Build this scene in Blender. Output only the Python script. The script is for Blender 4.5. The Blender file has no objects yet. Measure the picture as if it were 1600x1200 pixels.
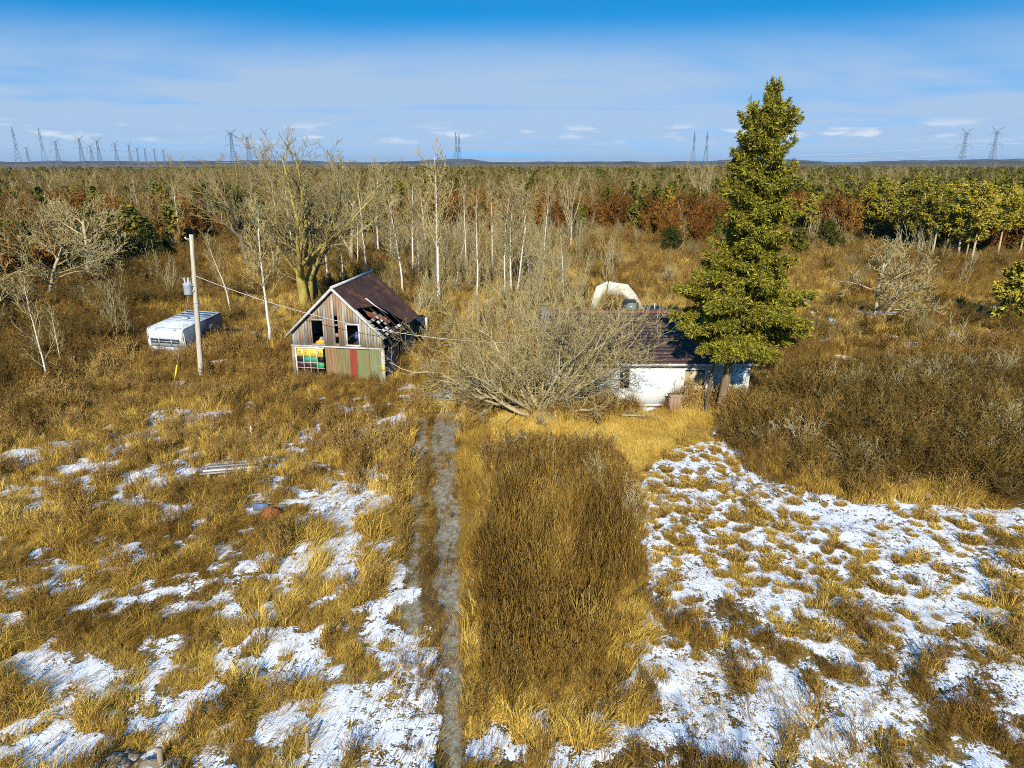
import bpy, math, random
import numpy as np
from mathutils import Vector, Matrix
R = math.radians
sc = bpy.context.scene
col = sc.collection

# ---------------------------------------------------------------- camera
FPX, PITCH, CAMH = 1101.0, R(17.55), 13.0          # focal length in photo pixels, tilt, drone height
cam_d = bpy.data.cameras.new("Camera"); cam = bpy.data.objects.new("Camera", cam_d); col.objects.link(cam)
cam.location = (0, 0, CAMH); cam.rotation_euler = (R(90) - PITCH, 0, 0)
cam_d.sensor_width = 36; cam_d.lens = 36 * FPX / 1600; cam_d.clip_start = .1; cam_d.clip_end = 40000
sc.camera = cam

# ---------------------------------------------------------------- sky, sun, exposure
SUN_EL, SUN_AZ = R(29), R(5)                        # low winter sun straight behind the camera
w = bpy.data.worlds.new("World"); sc.world = w; w.use_nodes = True
nt = w.node_tree; N = nt.nodes; L = nt.links; N.clear()
def nd(t, **k):
    n = N.new(t)
    for a, b in k.items(): setattr(n, a, b)
    return n
def mth(op, a, b=None, c=None, clamp=False):
    n = nd('ShaderNodeMath', operation=op, use_clamp=clamp)
    for i, v in enumerate((a, b, c)):
        if v is None: continue
        if isinstance(v, (int, float)): n.inputs[i].default_value = v
        else: L.new(v, n.inputs[i])
    return n.outputs[0]
tc = nd('ShaderNodeTexCoord'); sp = nd('ShaderNodeSeparateXYZ'); L.new(tc.outputs['Generated'], sp.inputs[0])
up = mth('MAXIMUM', sp.outputs[2], 0.0)
lift = nd('ShaderNodeCombineXYZ'); L.new(sp.outputs[0], lift.inputs[0]); L.new(sp.outputs[1], lift.inputs[1])
L.new(mth('ADD', mth('MULTIPLY', up, 2.9), .26), lift.inputs[2])
nrm = nd('ShaderNodeVectorMath', operation='NORMALIZE'); L.new(lift.outputs[0], nrm.inputs[0])
sky = nd('ShaderNodeTexSky', sky_type='NISHITA', sun_disc=False, sun_elevation=SUN_EL, sun_rotation=R(180) + SUN_AZ,
         altitude=200, air_density=1.0, dust_density=.3, ozone_density=2.2)
L.new(nrm.outputs[0], sky.inputs[0])
hs = nd('ShaderNodeHueSaturation'); hs.inputs['Saturation'].default_value = 1.95; hs.inputs['Value'].default_value = 1.45; hs.inputs['Hue'].default_value = .49
L.new(sky.outputs[0], hs.inputs['Color'])
# thin cloud sheet and small cumulus, on a flat layer seen in perspective
inv = mth('DIVIDE', 1.0, mth('ADD', up, .035))
cp = nd('ShaderNodeCombineXYZ'); L.new(mth('MULTIPLY', sp.outputs[0], inv), cp.inputs[0]); L.new(mth('MULTIPLY', sp.outputs[1], inv), cp.inputs[1])
def noise(vec, scale, detail=6, rough=.55, dist=0.0):
    n = nd('ShaderNodeTexNoise'); n.inputs['Scale'].default_value = scale; n.inputs['Detail'].default_value = detail
    n.inputs['Roughness'].default_value = rough; n.inputs['Distortion'].default_value = dist
    L.new(vec, n.inputs['Vector']); return n.outputs[0]
def mrange(v, a, b, c=0.0, d=1.0):
    n = nd('ShaderNodeMapRange', interpolation_type='SMOOTHSTEP'); L.new(v, n.inputs[0])
    for i, x in enumerate((a, b, c, d)): n.inputs[i + 1].default_value = x
    return n.outputs[0]
stretch = nd('ShaderNodeMapping'); stretch.inputs['Scale'].default_value = (.55, .8, 1); L.new(cp.outputs[0], stretch.inputs[0])
sheet = mth('MULTIPLY', mrange(noise(stretch.outputs[0], .30, 7, .55, .5), .28, .66), mrange(up, .10, .18, 1.0, .06))
veil = mth('MULTIPLY', mrange(up, .03, .18, 1.0, 0.0), .58)
az = mth('ARCTAN2', sp.outputs[0], sp.outputs[1])
pv = nd('ShaderNodeCombineXYZ'); L.new(mth('MULTIPLY', az, 16.0), pv.inputs[0]); L.new(mth('MULTIPLY', up, 75.0), pv.inputs[1])
puff = mth('MULTIPLY', mrange(noise(pv.outputs[0], 1.0, 7, .5), .51, .68),
           mth('MULTIPLY', mrange(up, .018, .03), mrange(up, .034, .052, 1.0, 0.0)))
band = nd('ShaderNodeCombineXYZ'); L.new(mth('MULTIPLY', az, 5.0), band.inputs[0]); L.new(mth('MULTIPLY', up, 150.0), band.inputs[1])
streak = mth('MULTIPLY', mrange(noise(band.outputs[0], .5, 6, .55), .5, .75), mrange(up, .0, .06, 1.0, 0.0))
m1 = nd('ShaderNodeMix', data_type='RGBA'); L.new(mth('MINIMUM', mth('ADD', mth('MULTIPLY', sheet, .85), veil), .92), m1.inputs[0])
L.new(hs.outputs[0], m1.inputs[6]); m1.inputs[7].default_value = (2.35, 3.15, 4.25, 1)
m2 = nd('ShaderNodeMix', data_type='RGBA'); L.new(mth('MULTIPLY', streak, .4), m2.inputs[0]); L.new(m1.outputs[2], m2.inputs[6]); m2.inputs[7].default_value = (1.0, 2.1, 3.9, 1)
m3 = nd('ShaderNodeMix', data_type='RGBA'); L.new(mth('MULTIPLY', puff, .8), m3.inputs[0]); L.new(m2.outputs[2], m3.inputs[6]); m3.inputs[7].default_value = (4.3, 4.6, 5.1, 1)
bg = nd('ShaderNodeBackground'); bg.inputs[1].default_value = .122; L.new(m3.outputs[2], bg.inputs[0])
L.new(bg.outputs[0], nd('ShaderNodeOutputWorld').inputs[0])
sd = bpy.data.lights.new("sun", 'SUN'); sd.energy = 5.0; sd.angle = R(.53); sd.color = (1, .93, .80)
sun = bpy.data.objects.new("sun", sd); sun.rotation_euler = (R(90) - SUN_EL, 0, -SUN_AZ); sun.location = (0, -40, 60); col.objects.link(sun)
vs = sc.view_settings; vs.view_transform = 'Standard'; vs.look = 'None'; vs.exposure = 0.62; vs.gamma = 1.0; vs.use_curve_mapping = False
sc.render.filter_size = 1.05 if hasattr(sc.render, 'filter_size') else 1
sc.cycles.filter_width = 1.0
sc.cycles.max_bounces = 5; sc.cycles.diffuse_bounces = 2; sc.cycles.glossy_bounces = 2; sc.cycles.transparent_max_bounces = 4
sc.cycles.use_denoising = False

# ---------------------------------------------------------------- pixel <-> place
CT, ST = math.cos(PITCH), math.sin(PITCH)
def ray(x, y):
    u = (x - 800) / FPX; v = (600 - y) / FPX
    return u, CT + v * ST, -ST + v * CT
def G(x, y, z=0.0):                                  # photo pixel -> point at height z
    u, dy, dz = ray(x, y); t = (z - CAMH) / dz
    return u * t, dy * t
def ON(x, y, Y):                                     # photo pixel -> (X, Z) on the upright plane at distance Y
    u, dy, dz = ray(x, y); t = Y / dy
    return u * t, CAMH + dz * t
def PX(X, Y, Zz=0.0):                                # place -> photo pixel (arrays)
    zc = Y * CT - (Zz - CAMH) * ST; upv = Y * ST + (Zz - CAMH) * CT
    return 800 + FPX * X / zc, 600 - FPX * upv / zc

# ---------------------------------------------------------------- noise
def _h(ix, iy, s): 
    q = np.sin(ix * 127.1 + iy * 311.7 + s * 74.7) * 43758.5453
    return (q - np.floor(q)) * 2 - 1
def vn(x, y, s=0):
    ix = np.floor(x); iy = np.floor(y); fx = x - ix; fy = y - iy
    fx = fx * fx * (3 - 2 * fx); fy = fy * fy * (3 - 2 * fy)
    a = _h(ix, iy, s); b = _h(ix + 1, iy, s); c = _h(ix, iy + 1, s); d = _h(ix + 1, iy + 1, s)
    return (a * (1 - fx) + b * fx) * (1 - fy) + (c * (1 - fx) + d * fx) * fy
def fbm(x, y, s=0, o=4):
    r = 0; a = 1; t = 0
    for k in range(o): r = r + a * vn(x * 2 ** k + 13.7 * k, y * 2 ** k - 7.3 * k, s + k); t += a; a *= .55
    return r / t
def sst(x, a, b):
    t = np.clip((x - a) / (b - a), 0, 1); return t * t * (3 - 2 * t)
def inpoly(px, py, poly):
    ins = np.zeros(np.shape(px), bool); n = len(poly)
    for i in range(n):
        x0, y0 = poly[i]; x1, y1 = poly[(i + 1) % n]
        if y0 == y1: continue
        c = ((y0 > py) != (y1 > py)) & (px < (x1 - x0) * (py - y0) / (y1 - y0) + x0); ins ^= c
    return ins
def hgt(x, y):                                       # gentle uneven ground, level far away
    f = 1 - sst(np.hypot(x, y), 60, 160)
    return f * (.16 * vn(x / 7, y / 7, 3) + .07 * vn(x / 1.9, y / 1.9, 5)) - .05
def gz(x, y): return float(hgt(np.array([float(x)]), np.array([float(y)]))[0])

# ---------------------------------------------------------------- zones, outlined in photo pixels on the ground
RIGHT_SNOW = [(985, 735), (1050, 700), (1095, 672), (1130, 705), (1160, 738), (1240, 765), (1330, 785), (1450, 785), (1600, 790), (1700, 800), (1700, 1260), (985, 1260), (1005, 1090), (1020, 900)]
TUSSOCK = [(1000, 740), (1060, 690), (1130, 700), (1200, 760), (1330, 790), (1400, 860), (1330, 930), (1200, 935), (1090, 940), (1020, 960), (1010, 880)]
SMOOTH = [(1150, 735), (1250, 765), (1400, 800), (1420, 860), (1330, 850), (1230, 800)]
GOLD = [(720, 690), (735, 655), (800, 650), (880, 668), (950, 665), (1030, 640), (1120, 655), (1105, 690), (1050, 705), (1000, 745), (945, 720), (880, 690), (790, 690), (750, 760), (735, 900), (725, 1200), (715, 1200), (712, 800)]
THICKET = [(735, 1120), (735, 960), (750, 820), (775, 745), (850, 728), (930, 735), (985, 790), (1008, 880), (1005, 1000), (985, 1060), (900, 1085), (820, 1105)]
SHRUBBY = [(775, 745), (800, 705), (930, 700), (985, 780), (960, 790), (850, 770)]
BRUSH_R = [(1150, 655), (1180, 612), (1320, 585), (1700, 570), (1700, 790), (1490, 768), (1330, 762), (1200, 735), (1135, 690)]
DRIVE = [(622, 1260), (628, 1000), (635, 850), (640, 720), (650, 640), (720, 640), (722, 800), (722, 1260)]
TRACK_R = [(686, 1260), (688, 1000), (682, 850), (676, 740), (672, 660), (690, 625), (735, 600), (735, 630), (712, 690), (716, 850), (720, 1000), (722, 1260)]
TRACK_L = [(625, 1010), (638, 850), (642, 720), (648, 650), (668, 650), (662, 720), (655, 850), (658, 1010)]
DARK_L = [(-100, 500), (60, 470), (200, 440), (290, 470), (230, 545), (120, 590), (80, 625), (-100, 640)]
PATCHES = [  # snow lying in the left field: x, y, half-width, half-height, strength
 (235, 805, 75, 17, .9), (130, 745, 55, 16, .6), (50, 720, 60, 25, .6), (50, 800, 45, 45, .6), (470, 890, 50, 26, .8), (440, 1000, 55, 32, 1.0),
 (60, 1060, 90, 22, .9), (165, 1045, 70, 18, .7), (545, 870, 40, 32, .8), (520, 790, 75, 34, .9), (590, 745, 22, 40, .8), (560, 680, 50, 16, .8),
 (545, 640, 45, 12, .7), (612, 930, 14, 60, 1.2), (600, 1000, 28, 40, 1.2), (655, 1110, 32, 90, 1.3), (600, 1110, 40, 60, .9), (420, 1090, 60, 22, 1.0),
 (300, 1070, 55, 18, .8), (520, 1160, 80, 35, 1.0), (270, 606, 45, 7, 1.0), (400, 555, 35, 9, .9), (80, 572, 45, 8, .9), (160, 530, 25, 6, .8),
 (215, 590, 22, 9, .8), (195, 690, 40, 16, .7), (280, 650, 60, 14, .6), (395, 625, 40, 9, .5), (370, 735, 45, 10, .7), (110, 1140, 70, 18, .7),
 (250, 1150, 60, 22, .8), (20, 1180, 50, 25, .8), (340, 870, 60, 18, .4), (150, 905, 60, 18, .35), (300, 940, 50, 18, .4), (640, 650, 26, 24, .4),
 (590, 1190, 80, 30, .8), (150, 490, 16, 4, .8), (210, 495, 14, 4, .8), (420, 545, 12, 8, .6), (700, 610, 35, 14, .6), (640, 600, 30, 8, .5),
 (1140, 1110, 90, 30, .5), (1060, 1060, 60, 60, .5), (1500, 920, 60, 30, .4), (990, 1010, 40, 60, .3), (960, 1130, 60, 30, .35), (880, 1140, 50, 30, .3),
 (1325, 560, 30, 9, .7), (1290, 505, 25, 6, .7), (1375, 490, 30, 5, .8), (1480, 520, 25, 5, .7), (1440, 505, 20, 4, .6), (1540, 560, 40, 8, .4), (1490, 425, 14, 2, .8),
 (120, 740, 230, 90, .17), (540, 770, 110, 140, .15), (430, 1010, 220, 110, .11), (110, 1080, 220, 90, .11), (300, 650, 160, 50, .12), (560, 1100, 130, 90, .16),
 (1580, 740, 40, 14, .5), (760, 575, 30, 14, .5), (880, 640, 40, 8, .3), (1000, 640, 50, 5, .9)]
SDX, SDY = .83, .56
def snow_field(X, Y):
    px, py = PX(X, Y)
    s = X * SDX + Y * SDY; t = -X * SDY + Y * SDX
    an = fbm(s / 2.6, t / .75, 11, 4); iso = fbm(X / 1.1, Y / 1.1, 21, 4)
    fine = fbm(X / .5, Y / .42, 25, 2); S = -.155 + .34 * an + .34 * iso + .62 * fine
    S = np.where(py < 640, S - .15, S)
    R_ = inpoly(px, py, RIGHT_SNOW)
    low = sst(py, 880, 1000)
    big = fbm(X / 2.2, Y / 2.2, 31, 3)
    fine = fbm(X / .5, Y / .42, 25, 2); SR = .42 - .36 * low + (.5 - .2 * low) * big + .25 * iso + .55 * low * fine - .42 * sst(big, -.1, -.45) * 0
    far_r = sst(px, 1330, 1500) * (1 - low); SR = SR - .2 * far_r
    S = np.where(R_, SR, S)
    S = np.where(inpoly(px, py, TUSSOCK), np.maximum(S, .14 + .2 * iso), S)
    S = np.where(inpoly(px, py, SMOOTH), np.maximum(S, .5 + .35 * iso), S)
    wx, wy = PX(X + 1.0 * fbm(X / 1.3, Y / 1.3, 27, 3) + .6 * an, np.maximum(Y + 1.7 * fbm(X / 1.3, Y / 1.3, 29, 3) + .5 * an, 8))
    for (cx, cy, a, b, k) in PATCHES:
        dx = (wx - cx) / a; dy = (wy - cy) / b; dx = dx + .0; d2 = dx * dx + dy * dy
        S = S + (.62 if py.size and cx < 600 and a > 24 else .9) * k * np.exp(-d2 * 1.1)
    for Z_, v in ((THICKET, .5), (GOLD, 1.0), (BRUSH_R, .45), (DARK_L, .25), (SHRUBBY, .6)):
        S = np.where(inpoly(px, py, Z_), S - v, S)
    dr = inpoly(px, py, DRIVE) & (py < 1005); S = np.where(dr, S - .35, S)
    S = np.where(inpoly(px, py, TRACK_R), S - .9, S)
    S = np.minimum(S, .20 + .12 * iso + .22 * fine) - .5 * sst(Y, 62, 80)
    return S, px, py

# ---------------------------------------------------------------- mesh helpers
class MB:
    def __init__(s): s.v = []; s.f = []; s.n = 0
    def add(s, v, *fs):
        v = np.asarray(v, float).reshape(-1, 3); s.v.append(v)
        for f in fs: s.f.append(np.asarray(f, np.int64) + s.n)
        s.n += len(v); return s
    def mesh(s, name, smooth=False):
        me = bpy.data.meshes.new(name)
        if not s.v: return me
        v = np.concatenate(s.v); me.vertices.add(len(v)); me.vertices.foreach_set('co', v.astype(np.float32).ravel())
        tot = sum(f.size for f in s.f); npol = sum(len(f) for f in s.f)
        lv = np.concatenate([f.ravel() for f in s.f]).astype(np.int32)
        sz = np.concatenate([np.full(len(f), f.shape[1]) for f in s.f])
        st = np.concatenate([[0], np.cumsum(sz)[:-1]]).astype(np.int32)
        me.loops.add(tot); me.loops.foreach_set('vertex_index', lv)
        me.polygons.add(npol); me.polygons.foreach_set('loop_start', st)
        if smooth: me.polygons.foreach_set('use_smooth', np.ones(npol, bool))
        me.update(calc_edges=True); me.validate(); return me
    def build(s, name, mat, parent=None, smooth=False):
        o = bpy.data.objects.new(name, s.mesh(name, smooth)); o.data.materials.append(mat)
        col.objects.link(o); o.parent = parent; return o
    def box(s, x0, x1, y0, y1, z0, z1):
        v = [(x, y, z) for x in (x0, x1) for y in (y0, y1) for z in (z0, z1)]
        return s.add(v, [(0, 1, 3, 2), (4, 6, 7, 5), (0, 4, 5, 1), (2, 3, 7, 6), (0, 2, 6, 4), (1, 5, 7, 3)])
    def prism(s, poly, a, b, axis=1):                # polygon extruded along an axis from a to b
        n = len(poly); v = []
        for t in (a, b):
            for p, q in poly: v.append({0: (t, p, q), 1: (p, t, q), 2: (p, q, t)}[axis])
        fs = [[(i, (i + 1) % n, n + (i + 1) % n, n + i) for i in range(n)]]
        s.add(v, fs[0], [tuple(range(n))[::-1]], [tuple(range(n, 2 * n))]); return s
    def tubes(s, P, Rr, sides=4, cap=False):         # M polylines of n points, radii per point
        P = np.asarray(P, float); Rr = np.asarray(Rr, float); M, n, _ = P.shape
        T = np.gradient(P, axis=1); T /= np.linalg.norm(T, axis=2, keepdims=True) + 1e-9
        AX = P[:, -1:] - P[:, :1]; AX = AX / (np.linalg.norm(AX, axis=2, keepdims=True) + 1e-9); ref = np.where(np.abs(AX[:, :, 2:3]) > .9, np.array([1., 0, 0]), np.array([0, 0, 1.]))
        A = np.cross(T, ref); A /= np.linalg.norm(A, axis=2, keepdims=True) + 1e-9; B = np.cross(T, A)
        an = np.arange(sides) * 2 * math.pi / sides
        V = P[:, :, None] + Rr[:, :, None, None] * (np.cos(an)[None, None, :, None] * A[:, :, None] + np.sin(an)[None, None, :, None] * B[:, :, None])
        base = (np.arange(M) * n * sides)[:, None, None]; r = (np.arange(n - 1) * sides)[None, :, None]; k = np.arange(sides)[None, None, :]
        k2 = (k + 1) % sides
        F = np.stack([base + r + k, base + r + k2, base + r + sides + k2, base + r + sides + k], -1).reshape(-1, 4)
        s.add(V.reshape(-1, 3), F)
        if cap and sides > 2:
            b0 = s.n - M * n * sides; c = (np.arange(M) * n * sides)[:, None] + np.arange(sides)[None] + b0
            s.f.append(c[:, ::-1]); s.f.append(c + (n - 1) * sides)
        return s
    def bar(s, p, q, r0, r1=None, sides=6):
        return s.tubes([[p, q]], [[r0, r0 if r1 is None else r1]], sides, True)

def empty(name, loc, rz=0.0):
    o = bpy.data.objects.new(name, None); o.location = loc; o.rotation_euler = (0, 0, rz); o.empty_display_size = .3; col.objects.link(o); return o
def tag(o, label=None, cat=None, group=None, kind=None):
    for k, v in (('label', label), ('category', cat), ('group', group), ('kind', kind)):
        if v: o[k] = v
    return o
def link(name, me, parent=None):
    o = bpy.data.objects.new(name, me); col.objects.link(o); o.parent = parent; return o

# ---------------------------------------------------------------- materials
class Mat:
    def __init__(s, name):
        s.m = bpy.data.materials.new(name); s.m.use_nodes = True; s.t = s.m.node_tree; s.N = s.t.nodes; s.L = s.t.links; s.N.clear()
        s.out = s.N.new('ShaderNodeOutputMaterial')
    def n(s, t, **k):
        x = s.N.new(t)
        for a, b in k.items(): setattr(x, a, b)
        return x
    def put(s, v, sock):
        if isinstance(v, (int, float)): sock.default_value = v
        elif isinstance(v, tuple): sock.default_value = (*v, 1)[:len(sock.default_value)] if len(v) == 3 else v
        else: s.L.new(v, sock)
    def math(s, op, a, b=None, c=None):
        x = s.n('ShaderNodeMath', operation=op)
        for i, v in enumerate((a, b, c)):
            if v is not None: s.put(v, x.inputs[i])
        return x.outputs[0]
    def mix(s, f, a, b, mode='MIX'):
        x = s.n('ShaderNodeMix', data_type='RGBA', blend_type=mode); s.put(f, x.inputs[0]); s.put(a, x.inputs[6]); s.put(b, x.inputs[7]); return x.outputs[2]
    def noise(s, scale, detail=4, rough=.55, vec=None, dist=0):
        x = s.n('ShaderNodeTexNoise'); x.inputs['Scale'].default_value = scale; x.inputs['Detail'].default_value = detail
        x.inputs['Roughness'].default_value = rough; x.inputs['Distortion'].default_value = dist
        if vec is not None: s.L.new(vec, x.inputs['Vector'])
        return x.outputs[0]
    def coord(s, scale=(1, 1, 1), kind='Object'):
        c = s.n('ShaderNodeTexCoord'); m = s.n('ShaderNodeMapping'); m.inputs['Scale'].default_value = scale; s.L.new(c.outputs[kind], m.inputs[0]); return m.outputs[0]
    def ss(s, v, a, b, c=0., d=1.):
        x = s.n('ShaderNodeMapRange', interpolation_type='SMOOTHSTEP'); s.L.new(v, x.inputs[0])
        for i, q in enumerate((a, b, c, d)): x.inputs[i + 1].default_value = q
        return x.outputs[0]
    def ramp(s, f, stops):
        x = s.n('ShaderNodeValToRGB'); e = x.color_ramp.elements
        while len(e) < len(stops): e.new(.5)
        for i, (p, c) in enumerate(stops): e[i].position = p; e[i].color = (*c, 1)
        s.L.new(f, x.inputs[0]); return x.outputs[0]
    def attr(s, name, inst=False):
        x = s.n('ShaderNodeAttribute', attribute_name=name)
        if inst: x.attribute_type = 'INSTANCER'
        return x.outputs['Fac']
    def bump(s, h, strength=.4, dist=.02):
        x = s.n('ShaderNodeBump'); x.inputs['Strength'].default_value = strength; x.inputs['Distance'].default_value = dist; s.L.new(h, x.inputs['Height']); return x.outputs[0]
    def surf(s, colr, rough=.8, metal=0, normal=None, spec=.3):
        p = s.n('ShaderNodeBsdfPrincipled'); s.put(colr, p.inputs['Base Color']); s.put(rough, p.inputs['Roughness']); s.put(metal, p.inputs['Metallic'])
        p.inputs['Specular IOR Level'].default_value = spec
        if normal is not None: s.L.new(normal, p.inputs['Normal'])
        s.L.new(p.outputs[0], s.out.inputs[0]); return s.m
    def diff(s, colr):
        p = s.n('ShaderNodeBsdfDiffuse'); s.put(colr, p.inputs[0]); s.L.new(p.outputs[0], s.out.inputs[0]); return s.m

def mat_veg(name, stops, inst=.5, isl=.5, tint=False):   # colour varies from plant to plant and from blade to blade
    M = Mat(name); g = M.n('ShaderNodeNewGeometry').outputs['Random Per Island']
    a = M.attr('tint', True) if tint else M.n('ShaderNodeObjectInfo').outputs['Random']
    f = M.math('ADD', M.math('MULTIPLY', a, inst), M.math('MULTIPLY', g, isl))
    return M.diff(M.ramp(f, stops))
def mat_n(name, c1, c2, scale=3., rough=.8, metal=0, stretch=(1, 1, 1), bump=.3, c3=None, spots=(.6, .7), spot_scale=9., spec=.3):
    M = Mat(name); v = M.coord(stretch); n = M.noise(scale, 6, .6, v); c = M.mix(M.ss(n, .32, .68), c1, c2)
    rnd = M.n('ShaderNodeObjectInfo').outputs['Random']
    c = M.mix(.35, c, M.ramp(rnd, [(0, (.45, .45, .45)), (1, (1, 1, 1))]), 'MULTIPLY')
    if c3: c = M.mix(M.ss(M.noise(spot_scale, 5, .6, v), *spots), c, c3)
    return M.surf(c, rough, metal, M.bump(M.noise(scale * 6, 4, .6, v), bump), spec)

# ---------------------------------------------------------------- ground: one sheet out to the horizon
def graded(lo, hi, step, far, g=1.07, start=None):
    a = list(np.arange(lo, hi + 1e-6, step)); d = step
    while a[-1] < far: d *= g; a.append(a[-1] + d)
    return a
xs = graded(0, 27, .15, 9500); xs = np.array([-q for q in xs[:0:-1]] + xs)
ys = graded(10, 55, .15, 12000); d = .15; lo = [10.]
while lo[-1] > -400: d *= 1.15; lo.append(lo[-1] - d)
ys = np.array(lo[:0:-1] + ys)
GX, GY = np.meshgrid(xs, ys)
vis = (GY > 9) & (GY < 140) & (np.abs(GX) < GY * .9 + 8)
S, _, gpy = snow_field(GX, np.maximum(GY, 8)); S = np.where(vis, S, -.6)
gpx, gpy = PX(GX, np.maximum(GY, 8.))
wX = GX + .38 * fbm(GX / .8, GY / .8, 43, 3); wpx, wpy = PX(wX, np.maximum(GY, 8.))
grav = np.where(vis, np.maximum(inpoly(wpx, wpy, TRACK_R) * 1.0, inpoly(wpx, wpy, TRACK_L) * .8), 0)
for _ in range(2):
    grav[1:-1, 1:-1] = (grav[1:-1, 1:-1] * 2 + grav[:-2, 1:-1] + grav[2:, 1:-1] + grav[1:-1, :-2] + grav[1:-1, 2:]) / 6
tone = np.clip(.45 + .5 * fbm(GX / 4, GY / 4, 41, 3) + .35 * inpoly(gpx, gpy, GOLD) - .2 * inpoly(gpx, gpy, THICKET) - .25 * inpoly(gpx, gpy, DARK_L), 0, 1)
GZ = hgt(GX, GY) + .05 * sst(S, -.1, .25) + np.where(vis & (GY < 62), .03 * vn(GX / .45, GY / .45, 8), 0) - .06 * grav
# the land rises very slightly towards the far rim, where low hills close the view
ny, nx = GX.shape; idx = np.arange(nx * ny).reshape(ny, nx)
F = np.stack([idx[:-1, :-1], idx[:-1, 1:], idx[1:, 1:], idx[1:, :-1]], -1).reshape(-1, 4)
M = Mat('ground'); P_ = M.coord()
sn = M.attr('snow'); nz = M.noise(5.5, 6, .65, P_); nz2 = M.noise(19., 3, .6, P_)
mask = M.ss(M.math('ADD', sn, M.math('ADD', M.math('MULTIPLY', M.math('SUBTRACT', nz, .5), 1.5), M.math('MULTIPLY', M.math('SUBTRACT', nz2, .5), 1.0))), .02, .12)
tn = M.math('ADD', M.attr('tone'), M.math('MULTIPLY', M.math('SUBTRACT', M.noise(3.2, 5, .6, P_), .5), .9))
soil = M.ramp(tn, [(0, (.06, .038, .014)), (.35, (.14, .088, .026)), (.65, (.25, .165, .042)), (1, (.40, .275, .065))])
soil = M.mix(M.ss(M.noise(24, 3, .6, P_), .42, .62, .0, .65), soil, (.05, .030, .012))
gravel = M.mix(M.ss(M.noise(48, 4, .85, P_), .36, .64), (.09, .082, .058), (.44, .42, .36))
gravel = M.mix(M.ss(M.noise(5.5, 6, .75, P_), .42, .60, 0, .92), gravel, (.17, .125, .045))
soil = M.mix(M.ss(M.math('ADD', M.attr('gravel'), M.math('MULTIPLY', M.math('SUBTRACT', M.noise(2.6, 7, .72, P_), .5), 1.7)), .38, .6), soil, gravel)
# far open country: stubble, dark woodlots and snowy fields
farv = M.coord((.0016, .0042, 1)); fn = M.noise(1.0, 5, .5, farv)
far = M.ramp(fn, [(0, (.035, .032, .022)), (.42, (.075, .055, .025)), (.55, (.16, .12, .06)), (.62, (.09, .07, .035)), (.70, (.55, .55, .55)), (1, (.7, .7, .72))])
soil = M.mix(M.attr('far'), soil, far)
snowc = M.mix(M.noise(9, 4, .6, P_), (.64, .68, .75), (.84, .86, .88))
c = M.mix(mask, soil, snowc)
bh = M.math('ADD', M.math('MULTIPLY', nz2, .5), M.math('MULTIPLY', mask, .8))
M.surf(c, .85, 0, M.bump(bh, .55, .05), .2)
g = MB().add(np.stack([GX, GY, GZ], -1), F).build('ground', M.m, smooth=True); tag(g, 'snow patched field of dry grass reaching to the horizon', kind='structure')
for nm, arr in (('snow', S), ('gravel', grav), ('tone', tone), ('far', sst(np.hypot(GX, GY), 560, 700))):
    at = g.data.attributes.new(nm, 'FLOAT', 'POINT'); at.data.foreach_set('value', np.asarray(arr, np.float32).ravel())

# low hills that close the horizon
Mh = Mat('hills'); hv = Mh.coord((.004, .004, .02)); cc = Mh.ramp(Mh.noise(1.2, 5, .55, hv), [(0, (.03, .035, .03)), (.5, (.06, .06, .045)), (.62, (.13, .11, .07)), (.72, (.45, .46, .48)), (1, (.5, .5, .5))])
Mh.diff(cc)
def hills(name, R0, hmax, seed, label):
    a = np.linspace(R(-52), R(52), 420); q = fbm(a * 14, a * 0 + seed, seed, 5); hh = hmax * np.clip(.45 + .75 * q, .03, 1.2)
    rows = []
    for dr, k in ((-900, 0), (-500, .45), (-150, .85), (0, 1), (300, .9), (900, 0)):
        rr = R0 + dr; rows.append(np.stack([rr * np.sin(a), rr * np.cos(a), hh * k - 2 + 1.2 * k * vn(a * 900, a * 0 + dr, seed)], -1))
    V = np.array(rows); r_, c_ = V.shape[:2]; ii = np.arange(r_ * c_).reshape(r_, c_)
    f = np.stack([ii[:-1, :-1], ii[:-1, 1:], ii[1:, 1:], ii[1:, :-1]], -1).reshape(-1, 4)
    o = MB().add(V, f).build(name, Mh.m, smooth=True); tag(o, label, kind='structure')
hills('hills', 4200, 21, 5, 'low wooded rise on the horizon')
hills('hills', 7600, 42, 9, 'farthest blue rise on the horizon')

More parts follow.
